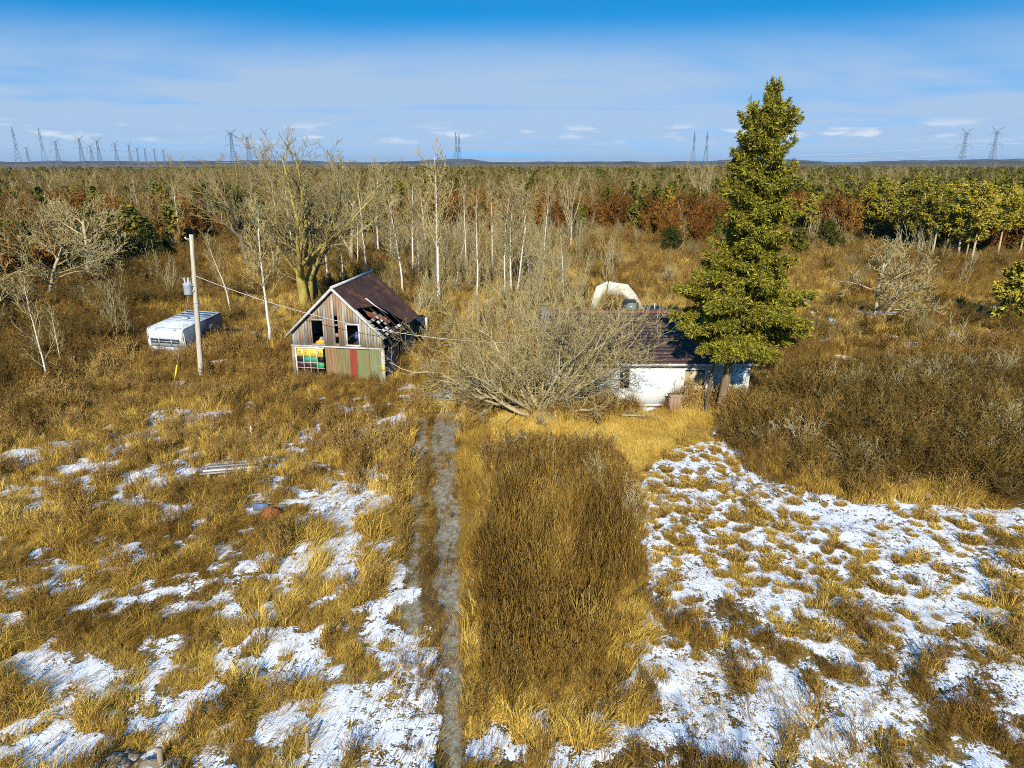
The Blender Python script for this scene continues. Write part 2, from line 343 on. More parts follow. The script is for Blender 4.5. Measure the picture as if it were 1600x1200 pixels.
# ---------------------------------------------------------------- plants
def blades(mb, rng, n, rad, l0, l1, wd, spread, droop, bias=(0, 0), z0=0.0):
    az = rng.uniform(0, 6.283, n); rr = rad * np.sqrt(rng.uniform(0, 1, n))
    b = np.stack([rr * np.cos(az), rr * np.sin(az), np.full(n, z0)], -1)
    a2 = az + rng.normal(0, .7, n); sp_ = spread * rng.uniform(.2, 1, n)
    ln = np.stack([sp_ * np.cos(a2) + bias[0], sp_ * np.sin(a2) + bias[1]], -1); Ln = rng.uniform(l0, l1, n)[:, None]
    d0 = np.concatenate([ln * .5, np.ones((n, 1))], 1); d0 /= np.linalg.norm(d0, axis=1, keepdims=True)
    dr = droop * rng.uniform(.4, 1.3, (n, 1)); d1 = np.concatenate([ln * (1 + dr), 1 - dr], 1); d1 /= np.linalg.norm(d1, axis=1, keepdims=True)
    m = b + d0 * Ln * .5; t = m + d1 * Ln * .5; t[:, 2] = np.maximum(t[:, 2], .02)
    wa = rng.uniform(0, 6.283, n); W = np.stack([np.cos(wa), np.sin(wa), np.zeros(n)], -1) * (wd * rng.uniform(.6, 1.3, n))[:, None] / 2
    V = np.stack([b - W, b + W, m - W * .8, m + W * .8, t], 1).reshape(-1, 3); k = np.arange(n)[:, None] * 5
    mb.add(V, k + np.array([[0, 1, 3, 2]]), k + np.array([[2, 3, 4]])); return mb
def flecks(mb, rng, C, size, flat=False):            # small leaf-like triangles or seed heads at the points C
    n = len(C); A = rng.normal(0, 1, (n, 3)); B = rng.normal(0, 1, (n, 3))
    A /= np.linalg.norm(A, axis=1, keepdims=True); B /= np.linalg.norm(B, axis=1, keepdims=True)
    s_ = (size * rng.uniform(.5, 1.4, n))[:, None]
    mb.add(np.stack([C - A * s_, C + A * s_ + B * s_ * .2, C + B * s_ * 1.1], 1).reshape(-1, 3), np.arange(n * 3).reshape(-1, 3)); return mb
def _nz(v):
    l = math.sqrt(v[0] * v[0] + v[1] * v[1] + v[2] * v[2]) + 1e-9; return (v[0] / l, v[1] / l, v[2] / l)
def grow(rg, out, p, d, Ln, r, lev, St):
    n = St['seg'][lev]; w_ = St['wander'][lev]; tr = St['trop'][lev]; pts = [p]; ds = [d]; st = Ln / n
    for i in range(n):
        d = _nz((d[0] + rg.gauss(0, w_), d[1] + rg.gauss(0, w_), d[2] + rg.gauss(0, w_) + tr))
        p = (p[0] + d[0] * st, p[1] + d[1] * st, max(p[2] + d[2] * st, .03)); pts.append(p); ds.append(d)
    te = St['end'][lev]; rad = [r * (1 - (1 - te) * (i / n)) for i in range(n + 1)]
    out[lev].append((pts, rad))
    if lev >= len(St['nch']): return
    m = max(1, int(St['nch'][lev] * rg.uniform(.8, 1.2) + .5)); a0 = rg.uniform(0, 6.28)
    for k in range(m):
        t = St['start'][lev] + (1 - St['start'][lev]) * ((k + rg.random()) / m); f = t * n; i = min(int(f), n - 1); f -= i
        q = tuple(pts[i][j] * (1 - f) + pts[i + 1][j] * f for j in range(3)); dd = ds[i + 1]
        a = a0 + k * 2.4 + rg.gauss(0, .4); an = St['ang'][lev] * rg.uniform(.7, 1.3)
        u = _nz((dd[1] + .01, -dd[0], .02)) if abs(dd[2]) < .95 else (1, 0, 0)
        v = (dd[1] * u[2] - dd[2] * u[1], dd[2] * u[0] - dd[0] * u[2], dd[0] * u[1] - dd[1] * u[0])
        ca, sa, cn, sn_ = math.cos(a), math.sin(a), math.cos(an), math.sin(an)
        nd_ = _nz(tuple(dd[j] * cn + (u[j] * ca + v[j] * sa) * sn_ for j in range(3)))
        ll = Ln * St['ratio'][lev] * (1 - St['fall'][lev] * t) * rg.uniform(.7, 1.2)
        grow(rg, out, q, nd_, ll, rad[i] * St['rr'][lev] * rg.uniform(.7, 1), lev + 1, St)
def lev_mesh(levels, sides, rmin=.006):
    mb = MB()
    for k, items in levels:
        if items: mb.tubes([a for a, b in items], np.maximum(np.array([b for a, b in items]), rmin), sides[min(k, len(sides) - 1)])
    return mb
def tree_meshes(name, seed, Ht, r, St, stems=((0, 0, 0, 0),), sides=(7, 5, 3, 3), rmin=.008, split=1):
    rg = random.Random(seed); out = [[] for _ in range(len(St['nch']) + 1)]
    for (x, y, ax, ay) in stems: grow(rg, out, (x, y, -.15), _nz((ax, ay, 1)), Ht * (1 if x == y == 0 else rg.uniform(.75, 1)), r * (1 if x == y == 0 else .8), 0, St)
    t = lev_mesh(list(enumerate(out))[:split], sides, rmin); c = lev_mesh(list(enumerate(out))[split:], sides, rmin)
    return t.mesh(name + '_trunk', True), c.mesh(name + '_crown', False)
BIRCH = dict(seg=(10, 6, 5, 3), wander=(.035, .09, .10, .10), trop=(.02, .10, .07, .05), end=(.12, .25, .3, .4), nch=(24, 8, 5), start=(.30, .15, .15), ang=(.75, .65, .6), ratio=(.36, .45, .45), fall=(.62, .4, .3), rr=(.42, .5, .55))
SLIM = dict(seg=(9, 5, 4), wander=(.05, .09, .13), trop=(.03, .12, .06), end=(.12, .25, .4), nch=(20, 9), start=(.25, .12), ang=(.65, .65), ratio=(.32, .45), fall=(.55, .4), rr=(.4, .5))
BIG = dict(seg=(8, 8, 7, 5, 3), wander=(.05, .10, .11, .10, .10), trop=(.0, .07, .07, .06, .04), end=(.55, .22, .25, .3, .4), nch=(7, 11, 7, 4), start=(.22, .15, .15, .1), ang=(.75, .65, .6, .6), ratio=(1.2, .42, .42, .45), fall=(.35, .4, .3, .3), rr=(.72, .5, .5, .55))
ELM = dict(seg=(6, 8, 6, 4), wander=(.03, .05, .1, .15), trop=(0, .03, .03, .02), end=(.75, .2, .3, .4), nch=(9, 7, 5), start=(.55, .35, .2), ang=(.35, .45, .5), ratio=(1.6, .33, .45), fall=(.1, .3, .3), rr=(.5, .5, .55))
APPLE = dict(seg=(6, 7, 6, 4, 3), wander=(.08, .14, .14, .13, .12), trop=(.0, .03, .05, .05, .03), end=(.6, .25, .3, .35, .4), nch=(8, 7, 6, 4), start=(.3, .2, .15, .1), ang=(.95, .75, .7, .6), ratio=(1.0, .5, .45, .45), fall=(.3, .35, .3, .3), rr=(.62, .5, .5, .55))

VEG = dict(
 straw=mat_veg('dry_grass', [(0, (.055, .030, .010)), (.22, (.15, .083, .020)), (.5, (.34, .205, .040)), (.75, (.55, .365, .070)), (1, (.74, .54, .14))], .62, .42, True),
 weed=mat_veg('dry_weeds', [(0, (.05, .028, .011)), (.35, (.15, .083, .023)), (.7, (.29, .17, .046)), (1, (.48, .34, .13))], .6, .45, True),
 shoots=mat_veg('brown_shoots', [(0, (.045, .025, .009)), (.35, (.135, .075, .018)), (.7, (.28, .17, .038)), (1, (.50, .35, .09))], .45, .6, True),
 brush=mat_veg('olive_brush', [(0, (.035, .024, .009)), (.4, (.11, .072, .019)), (.75, (.21, .14, .036)), (1, (.40, .30, .11))], .5, .5),
 greytwig=mat_veg('grey_twigs', [(0, (.15, .12, .05)), (.5, (.30, .25, .12)), (1, (.50, .45, .28))], .4, .6),
 leaf=mat_veg('rust_leaves', [(0, (.08, .030, .010)), (.5, (.20, .080, .018)), (1, (.38, .20, .045))], .4, .6),
 spruce=mat_veg('spruce_needles', [(0, (.035, .042, .008)), (.4, (.11, .112, .014)), (.75, (.22, .20, .024)), (1, (.38, .32, .045))], .15, .9),
 pine=mat_veg('pine_needles', [(0, (.055, .058, .010)), (.4, (.19, .170, .020)), (.75, (.35, .285, .034)), (1, (.52, .40, .06))], .4, .65),
 cedar=mat_veg('cedar_needles', [(0, (.018, .022, .007)), (.5, (.045, .052, .012)), (1, (.11, .11, .02))], .4, .6),
 farcon=mat_veg('far_conifers', [(0, (.030, .036, .009)), (.45, (.085, .088, .015)), (1, (.21, .18, .028))], .55, .5),
 farbare=mat_veg('far_bare_trees', [(0, (.085, .052, .018)), (.5, (.19, .135, .045)), (1, (.46, .39, .20))], .6, .4),
 farrust=mat_veg('far_rust_brush', [(0, (.05, .022, .008)), (.5, (.16, .068, .015)), (1, (.33, .17, .036))], .55, .5),
 birch=mat_n('birch_bark', (.72, .68, .60), (.52, .47, .38), 2., .8, 0, (1, 1, .25), .3, (.10, .085, .07), (.62, .68), 7.),
 pale=mat_n('pale_bark', (.46, .38, .22), (.30, .24, .12), 2., .9, 0, (1, 1, .3), .4),
 moss=mat_n('mossy_bark', (.40, .32, .07), (.24, .18, .045), 2., .9, 0, (1, 1, .3), .4),
 dark=mat_n('dark_bark', (.10, .075, .04), (.17, .13, .07), 2., .9, 0, (1, 1, .3), .4),
 twig=mat_n('twigs', (.36, .29, .125), (.24, .185, .07), 1.2, .9, 0, (1, 1, 1), 0),
 whitetwig=mat_n('pale_twigs', (.45, .37, .17), (.32, .25, .10), 1.2, .9, 0, (1, 1, 1), 0),
)

def template(name, mb, mats):
    o = bpy.data.objects.new(name, mb if isinstance(mb, bpy.types.Mesh) else mb.mesh(name))
    for m in (mats if isinstance(mats, (list, tuple)) else [mats]): o.data.materials.append(m)
    return o
def two_mat(mb1, mb2, name, m1, m2):
    n1 = sum(len(f) for f in mb1.f); mb = MB(); mb.v = mb1.v + mb2.v; mb.f = mb1.f + [f + mb1.n for f in mb2.f]; mb.n = mb1.n + mb2.n
    me = mb.mesh(name); mi = np.zeros(len(me.polygons), np.int32); mi[n1:] = 1; me.polygons.foreach_set('material_index', mi)
    return template(name, me, [m1, m2])
def scatter(name, label, tmpl, pts, rot, scl, idx, tint=None):
    """Uncountable plant cover: points with a turn, size and sort each; every point carries one plant."""
    me = bpy.data.meshes.new(name); n = len(pts); me.vertices.add(n); me.vertices.foreach_set('co', np.asarray(pts, np.float32).ravel())
    def at(nm, ty, v, key='value'):
        a = me.attributes.new(nm, ty, 'POINT'); a.data.foreach_set(key, np.ascontiguousarray(v).ravel())
    at('rot', 'FLOAT_VECTOR', np.asarray(rot, np.float32), 'vector'); at('scl', 'FLOAT_VECTOR', np.asarray(scl, np.float32), 'vector')
    at('idx', 'INT', np.asarray(idx, np.int32)); at('tint', 'FLOAT', np.asarray(np.random.default_rng(1).uniform(0, 1, n) if tint is None else tint, np.float32))
    o = bpy.data.objects.new(name, me); col.objects.link(o); tag(o, label, kind='stuff')
    ng = bpy.data.node_groups.new(name, 'GeometryNodeTree')
    ng.interface.new_socket('Geometry', in_out='INPUT', socket_type='NodeSocketGeometry'); ng.interface.new_socket('Geometry', in_out='OUTPUT', socket_type='NodeSocketGeometry')
    gi = ng.nodes.new('NodeGroupInput'); go = ng.nodes.new('NodeGroupOutput'); jn = ng.nodes.new('GeometryNodeJoinGeometry')
    def na(nm, ty):
        a = ng.nodes.new('GeometryNodeInputNamedAttribute'); a.data_type = ty; a.inputs[0].default_value = nm; return next(s_ for s_ in a.outputs if s_.enabled)
    e2r = ng.nodes.new('FunctionNodeEulerToRotation'); ng.links.new(na('rot', 'FLOAT_VECTOR'), e2r.inputs[0]); ia = na('idx', 'INT'); sa = na('scl', 'FLOAT_VECTOR')
    for k, t in enumerate(tmpl):
        cmp = ng.nodes.new('FunctionNodeCompare'); cmp.data_type = 'INT'; cmp.operation = 'EQUAL'
        i_ = [s_ for s_ in cmp.inputs if s_.enabled]; ng.links.new(ia, i_[0]); i_[1].default_value = k
        oi = ng.nodes.new('GeometryNodeObjectInfo'); oi.inputs[0].default_value = t; oi.transform_space = 'ORIGINAL'
        ip = ng.nodes.new('GeometryNodeInstanceOnPoints'); ng.links.new(gi.outputs[0], ip.inputs['Points']); ng.links.new([s_ for s_ in cmp.outputs if s_.enabled][0], ip.inputs['Selection'])
        ng.links.new(oi.outputs['Geometry'], ip.inputs['Instance']); ng.links.new(e2r.outputs[0], ip.inputs['Rotation']); ng.links.new(sa, ip.inputs['Scale'])
        ng.links.new(ip.outputs[0], jn.inputs[0])
    ng.links.new(jn.outputs[0], go.inputs[0]); md = o.modifiers.new('plants', 'NODES'); md.node_group = ng
    return o

# ================================================================ BUILDINGS
wood = lambda nm, a, b, c3=None: mat_n(nm, a, b, 2.2, .9, 0, (6, 6, .5), .5, c3, (.55, .7), 3.)
BD = [wood('grey_board', (.38, .355, .31), (.19, .17, .14)), wood('tan_board', (.38, .31, .20), (.22, .17, .10)), wood('rusty_board', (.30, .16, .085), (.26, .20, .13)), wood('olive_board', (.36, .32, .16), (.24, .20, .10))]
white_trim = mat_n('weathered_white_paint', (.62, .60, .56), (.42, .39, .34), 3., .8, 0, (1, 1, 1), .3, (.25, .2, .15), (.62, .7))
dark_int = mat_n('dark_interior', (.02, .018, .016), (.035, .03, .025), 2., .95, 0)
roofmetal = mat_n('brown_roof_metal', (.062, .029, .019), (.10, .050, .032), 1.1, .7, .0, (1, 1, 1), .2, (.19, .065, .025), (.54, .68), 2.2)
rust = mat_n('rust', (.33, .11, .03), (.22, .07, .025), 4., .9, 0)
lathw = mat_n('pale_lath', (.62, .60, .55), (.45, .42, .36), 3., .8, 0)
def corr(nm, a, b, c3=None): return mat_n(nm, a, b, 1.2, .8, .0, (14, 3, .5), .2, c3, (.48, .62), 1.1)  # upright colour streaks painted in for the shading of the corrugations
CORR = [corr('tan_tin', (.25, .18, .09), (.15, .10, .05), (.20, .08, .04)), corr('olive_tin', (.23, .21, .08), (.14, .13, .06), (.19, .10, .04)), corr('red_tin', (.28, .05, .025), (.18, .035, .02)), corr('green_tin', (.11, .18, .07), (.18, .20, .08), (.20, .13, .05)), corr('greygreen_tin', (.22, .23, .12), (.13, .15, .07))]
plain = lambda nm, c, r=.6: mat_n(nm, c, tuple(q * .75 for q in c), 3., r, 0)

# ---- the old barn
Ax, Ay = G(462, 585); Bx, By = G(601, 592); BW = math.hypot(Bx - Ax, By - Ay); brz = math.atan2(By - Ay, Bx - Ax)
barn = tag(empty('wooden_barn', (Ax, Ay, gz(Ax, Ay)), brz), 'derelict gabled barn of grey boards with a holed brown metal roof', 'barn')
DP, EV, PK = 6.6, 2.92, 5.72; MID = BW / 2
def roof_z(u): return EV + (PK - EV) * (1 - abs(u - MID) / MID)
rb = random.Random(4); u = 0.02; k = 0
openings = [(1.42, 2.12, 2.25, 3.72), (3.72, 4.42, 2.28, 3.5)]
slit = (2.98, 3.14)
while u < BW - .05:                                   # upper front boards, one by one, cut round the loft openings
    wd = min(rb.uniform(.15, .22), BW - .02 - u); u1 = u + wd - .014; um = (u + u1) / 2
    z_lo = 2.12 + rb.uniform(-.03, .02); spans = [(z_lo, None)]
    for (a, b, c, d_) in openings:
        if u1 > a and u < b: spans = [(z_lo, c), (d_, None)]
    if slit[0] - .06 < um < slit[1] + .04: spans = [(z_lo, 2.3), (2.72, 2.95), (3.42, 3.52), (4.05, None)]
    m = BD[rb.choice((0, 0, 1, 3) if um > 3.6 else (0, 0, 0, 1)) if rb.random() < .62 or um > 4.2 else 2]
    yj = rb.uniform(-.03, .0)
    for a, b in spans:
        ta, tb = (roof_z(u) - .03, roof_z(u1) - .03) if b is None else (b, b)
        if min(ta, tb) - a < .05: continue
        mb = MB().prism([(u, a), (u1, a), (u1, tb), (u, ta)], yj - .025, yj + .0); mb.build('board', m, barn)
    u += wd
for i, (a, b, c, d_) in enumerate(openings):          # loft openings
    fr = MB(); fr.box(a - .10, a - .012, -.09, -.035, c - .1, d_ + .1).box(b + .012, b + .10, -.09, -.035, c - .1, d_ + .1).box(a - .1, b + .1, -.095, -.03, d_ + .012, d_ + .11).box(a - .12, b + .12, -.12, -.03, c - .11, c - .012)
    fr.build('window_frame', BD[0] if i == 0 else white_trim, barn)
MB().box(-.06, BW + .04, -.11, -.03, 2.03, 2.13).build('beam', white_trim, barn)
for k, (a, b, m) in enumerate([(2.14, 2.92, 0), (2.93, 3.78, 1), (3.79, 4.24, 2), (4.25, 5.05, 3), (5.06, BW - .05, 4)]):     # corrugated sheets
    n = int((b - a) / .035); us = np.linspace(a, b, n); yy = -.055 + .03 * np.sin(us / .11 * 2 * math.pi)
    zt = 2.02 - .04 * (k % 2); V = np.concatenate([np.stack([us, yy, np.full(n, -.1)], -1), np.stack([us, yy, np.full(n, zt)], -1)])
    ii = np.arange(n - 1)[:, None]; MB().add(V, np.concatenate([ii, ii + 1, ii + 1 + n, ii + n], 1)).build('metal_sheet', CORR[m], barn)
MB().box(BW - .10, BW + .1, -.12, .0, -.1, 2.02).build('corner_board', white_trim, barn)
MB().box(BW - .09, BW + .09, -.13, -.122, .7, 1.05).build('yellow_patch', plain('yellow_paint', (.72, .55, .06)), barn)
MB().box(-.06, .10, -.1, .02, -.1, 2.02).build('corner_board', BD[1], barn)
# painted panel window, four columns of panes
yel = plain('yellow_panel', (.78, .60, .07)); grn = plain('green_panel', (.03, .33, .13)); teal = plain('teal_panel', (.02, .26, .20)); blk = plain('black_panel', (.012, .010, .012)); mar = plain('maroon_panel', (.055, .012, .025)); dgr = plain('dark_green_panel', (.03, .05, .02))
win = MB(); W0, W1 = .24, 2.04; cw = (W1 - W0) / 4
win.box(W0 - .08, W0 - .002, -.13, -.03, -.05, 2.0).box(W0 - .08, W1 + .06, -.125, -.035, 1.925, 2.01)
win = win.build('window', mat_n('white_window_paint', (.80, .76, .66), (.62, .56, .45), 3., .7), barn)
for i in range(1, 4): MB().box(W0 + i * cw - .022, W0 + i * cw + .022, -.11, -.05, .2, 1.92).build('mullion', white_trim, win)
for zz in (1.0, .66): MB().box(W0, W1, -.10, -.055, zz - .018, zz + .018).build('glazing_bar', white_trim, win)
rows = [(1.92, 1.38, [yel] * 4), (1.375, 1.02, [blk, teal, grn, blk]), (.98, .68, [mar, mar, dgr, grn])]
for (zt, zb, ms) in rows:
    for i, m in enumerate(ms):
        MB().box(W0 + i * cw + .03, W0 + (i + 1) * cw - .03, -.075, -.06, zb + .005, zt - .005).build('pane', m, win)
def stroke(mb, pts, w_=.035, y=-.079):                # worn painted letter strokes on the yellow panes
    for (a, b), (c, d_) in zip(pts[:-1], pts[1:]):
        l = math.hypot(c - a, d_ - b) + 1e-6; px_, pz_ = -(d_ - b) / l * w_ / 2, (c - a) / l * w_ / 2
        mb.prism([(a + px_, b + pz_), (c + px_, d_ + pz_), (c - px_, d_ - pz_), (a - px_, b - pz_)], y, y + .003)
faded = plain('faded_ochre_lettering', (.30, .21, .03)); gl = [[(.05, .36), (.2, .12)], [(.2, .36), (.12, .24), (.26, .3)]], [[(.06, .36), (.22, .36), (.10, .1)], [(.05, .22), (.18, .22)]], [[(.08, .30), (.28, .30), (.09, .18), (.28, .18)]], [[(.08, .1), (.08, .38), (.2, .12), (.2, .38)], [(.26, .38), (.26, .12)]]
for i, ls in enumerate(gl):
    mb = MB()
    for q, l in enumerate(ls): stroke(mb, [(W0 + i * cw + .04 + a, 1.42 + b) for a, b in l], .03 if i != 2 else .012, -.079 - .004 * q)
    mb.build('lettering', faded, win)
# roof: sheets on the visible slope, torn open near the front eave so that lath shows
def slope(s, d_, off=0.0, side=1):                    # s: 0 ridge .. 1 eave, d_: depth from the front
    ov = .30; t = s * (MID + ov) / MID; return (MID + side * t * MID, d_ - .25, PK + .06 - t * (PK - EV) + off)
def sheet_(nm, s0, s1, d0, d1, mat, off=0.0, side=1, ns=10, sag=.0, poly=None, th=.02):
    us = np.linspace(0, 1, ns); V = []
    q = poly or [(s0, d0), (s1, d0), (s1, d1), (s0, d1)]
    A_, B_, C_, D_ = [np.array(p) for p in q]
    for a in us:
        for b in us:
            p = (A_ * (1 - a) + B_ * a) * (1 - b) + (D_ * (1 - a) + C_ * a) * b
            V.append(slope(p[0], p[1], off - sag * math.sin(math.pi * a) * math.sin(math.pi * b), side))
    V = np.array(V); n2 = ns * ns; low = V - np.array([0, 0, th]); ii = np.arange(n2).reshape(ns, ns)
    f = np.stack([ii[:-1, :-1], ii[1:, :-1], ii[1:, 1:], ii[:-1, 1:]], -1).reshape(-1, 4)
    return MB().add(np.concatenate([V, low]), f, f[:, ::-1] + n2).build(nm, mat, barn)
sheet_('roof_sheet', 0, 0, 0, 0, roofmetal, .03, sag=.07, poly=[(0, 0), (.40, 0), (.50, 2.5), (0, 2.5)])
sheet_('roof_sheet', 0, .34, 2.52, 7.1, roofmetal, .05, sag=.09)
sheet_('roof_sheet', 0, 0, 0, 0, roofmetal, .045, sag=.12, poly=[(.345, 2.55), (1.0, 4.6), (1.0, 7.1), (.345, 7.1)])
sheet_('roof_sheet', .0, 1., 0, 7.1, roofmetal, .03, -1)
sheet_('rust_patch', 0, 0, 0, 0, rust, .06, poly=[(.50, 1.0), (.74, 2.6), (.84, 2.5), (.60, .75)], sag=.04)
for i in range(8):                                    # bare lath rows with gaps
    s_ = .46 + i * .068; d0 = .2
    while d0 < 1.4 + (s_ - .5) * 5.0:
        ln = rb.uniform(.25, .55)
        if rb.random() < .62:
            a = slope(s_, d0, .0); b = slope(s_, d0 + ln, -.02); MB().tubes([[(a[0] - .04, a[1], a[2] + .03), (b[0] - .04, b[1], b[2] + .03)], [(a[0] + .04, a[1], a[2] - .04), (b[0] + .04, b[1], b[2] - .04)]], [[.06, .06]] * 2, 4, True).build('lath', lathw if rb.random() < .7 else BD[0], barn)
        d0 += ln + rb.uniform(.1, .3)
for d_ in (.12, 1.0, 1.9, 2.8, 3.7, 4.6):
    MB().tubes([[slope(.02, d_ + .25, -.10), slope(.97, d_ + .25, -.10)]], [[.05, .05]], 4, True).build('rafter', BD[0] if d_ < 1 else dark_int, barn)
sheet_('sagging_eave_sheet', 0, 0, 0, 0, roofmetal, -.15, poly=[(.86, 2.2), (1.0, 1.4), (1.0, 4.6), (.9, 4.3)], sag=.1)
MB().tubes([[slope(.36, 2.5, .10), slope(.52, 2.6, .13), slope(.72, 3.2, .1)]], [[.05, .05, .04]], 4, True).build('bent_flashing', lathw, barn)
for side, e in ((-1, 1.0), (1, .97)):                 # rake boards and ridge cap
    a = slope(0, 0, .02, side); b = slope(e, 0, .02, side)
    MB().tubes([[(a[0], a[1] - .03, a[2] - .04), (b[0], b[1] - .03, b[2] - .04)]], [[.095, .095]], 4, True).build('rake_board', white_trim, barn)
MB().tubes([[(MID, -.28, PK + .12), (MID, 3, PK + .10), (MID, DP + .3, PK + .12)]], [[.09, .09, .09]], 6, True).build('ridge_cap', white_trim, barn)
# side and back walls, broken; right side's shade put into its dark board colour
v = 0.0
while v < DP:
    wd = rb.uniform(.22, .34); zt = EV - .05 if v > 3.2 else rb.choice((EV - .1, 1.2, .8, 0, EV - .6))
    if zt > 0: MB().box(BW - .04, BW - .005, v + .03, v + wd, -.1, zt).build('board', wood('shade_board%d' % k, (.06, .05, .04), (.10, .085, .06)) if v == 0 else bpy.data.materials['shade_board%d' % k], barn)
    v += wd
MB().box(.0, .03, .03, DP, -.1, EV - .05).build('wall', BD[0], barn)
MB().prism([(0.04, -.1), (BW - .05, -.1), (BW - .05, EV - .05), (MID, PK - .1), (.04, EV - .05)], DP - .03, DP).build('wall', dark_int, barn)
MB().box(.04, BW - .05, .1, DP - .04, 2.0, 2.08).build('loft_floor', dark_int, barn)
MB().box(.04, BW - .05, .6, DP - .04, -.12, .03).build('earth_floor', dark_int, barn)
a = np.linspace(0, 1, 12); V = []
for q in a:
    for z in np.linspace(0, 1.9, 6): V.append((BW + .12 + .35 * math.sin(q * 2.6) * (1 - z / 3.5), .15 + q * 1.9, z))
ii = np.arange(72).reshape(12, 6); f = np.stack([ii[:-1, :-1], ii[1:, :-1], ii[1:, 1:], ii[:-1, 1:]], -1).reshape(-1, 4)
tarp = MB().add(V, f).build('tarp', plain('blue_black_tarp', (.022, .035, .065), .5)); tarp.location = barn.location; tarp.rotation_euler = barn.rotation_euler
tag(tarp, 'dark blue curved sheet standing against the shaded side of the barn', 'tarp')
def in_barn(u_, v_, z_): c_, s_ = math.cos(brz), math.sin(brz); return (Ax + u_ * c_ - v_ * s_, Ay + u_ * s_ + v_ * c_, gz(Ax, Ay) + z_)
# things in the loft openings
def lump(name, loc, sx, sy, sz, mat, seed, label, cat, n=14):
    rg = np.random.default_rng(seed); V = []; th = np.linspace(0, math.pi, n // 2 + 1); ph = np.linspace(0, 2 * math.pi, n, endpoint=False)
    for t in th:
        for p in ph:
            r_ = 1 + .22 * rg.normal(); V.append((sx * r_ * math.sin(t) * math.cos(p), sy * r_ * math.sin(t) * math.sin(p), sz * (1 + .15 * rg.normal()) * math.cos(t)))
    r_ = n // 2 + 1; f = [(i * n + j, i * n + (j + 1) % n, (i + 1) * n + (j + 1) % n, (i + 1) * n + j) for i in range(r_ - 1) for j in range(n)]
    o = MB().add(V, f).build(name, mat); o.location = loc; tag(o, label, cat); return o
lump('orange_bag', in_barn(1.88, .12, 2.28), .3, .12, .2, plain('orange_cloth', (.75, .33, .02)), 3, 'crumpled orange bag slumped in the loft opening above the painted panes', 'bag')
lump('blue_bundle', in_barn(4.1, .5, 2.72), .17, .2, .24, plain('blue_cloth', (.07, .10, .34)), 5, 'blue bundle inside the white framed loft opening', 'bundle')
lump('white_bundle', in_barn(1.7, .6, 2.3), .2, .2, .2, plain('white_cloth', (.3, .3, .32)), 6, 'pale bundle inside the dark loft opening', 'bundle')
# dark wreck in the brush behind the barn
cx, cy = G(652, 522); sh = tag(empty('shed', (cx, cy, gz(cx, cy)), R(20)), 'low black collapsed shed in the brush behind the barn', 'shed')
MB().box(-.75, .75, -.6, .6, 0, 1.0).build('wall', plain('charred_wood', (.02, .02, .024)), sh)
MB().prism([(-.9, 1.0), (.9, 1.0), (.75, 1.28), (-.6, 1.45)], -.75, .75).build('roof', plain('black_tar_paper', (.022, .026, .04)), sh)
MB().box(.5, .68, -.78, -.7, .5, 1.4).build('post', lathw, sh)

# ---- the low white house
HY = 37.0; X0, X1 = ON(858, 600, HY)[0], 13.0; WT = 2.58; RY, RZ = 42.05, 4.32
house = tag(empty('white_house', (0, HY, gz(7, HY))), 'low white bungalow with a brown roof half hidden by bare branches and the spruce', 'house')
stucco = mat_n('white_siding', (.80, .82, .80), (.66, .71, .70), .9, .8, 0, (1, 1, 1), .2, (.50, .47, .36), (.60, .74), 2.2)
bluewh = mat_n('pale_blue_siding', (.50, .66, .62), (.68, .78, .74), 2., .8, 0, (1, 1, 1), .2, (.18, .20, .15), (.50, .60), 8.)
def hx(px, py): q = ON(px, py, HY); return q[0], q[1] - gz(7, HY)
holes = [(*[hx(967, 612)[0], hx(984, 580)[0]], .98, 2.12), (*[hx(1068, 612)[0], hx(1102, 580)[0]], 1.12, 2.05)]
xsplit = hx(1064, 600)[0]; xe = hx(1138, 600)[0]
def wall_with(nm, xa, xb, holes_, m, z0=-.1):
    zs = [z0, WT]; cur = xa; mb = MB()
    for (a, b, c, d_) in holes_:
        mb.box(cur, a, 0, .15, z0, WT).box(a, b, 0, .15, z0, c).box(a, b, 0, .15, d_, WT); cur = b
    mb.box(cur, xb, 0, .15, z0, WT); return mb.build(nm, m, house)
wall_with('wall', X0, xsplit, [holes[0]], stucco); wall_with('wall', xsplit + .002, xe, [holes[1]], mat_n('faded_siding', (.60, .58, .50), (.42, .36, .28), 2., .85, 0, (1, 1, 1), .2, (.30, .2, .15), (.5, .65), 4.))
MB().box(xe + .002, X1, -.03, .15, -.1, WT).build('wall', bluewh, house)
MB().box(xsplit + .05, hx(1110, 600)[0], -.04, -.005, .05, .62).build('skirt_panel', mat_n('pale_blue_panel', (.50, .66, .68), (.62, .74, .74), 2., .8), house)
MB().box(xe - .02, xe + .09, -.07, -.032, -.05, WT - .1).build('corner_board', white_trim, house)
MB().box(X1 - .1, X1 + .02, -.07, -.032, -.05, WT - .02).build('corner_board', white_trim, house)
glass = Mat('dark_glass').surf((.02, .025, .03), .12, 0, None, .6)
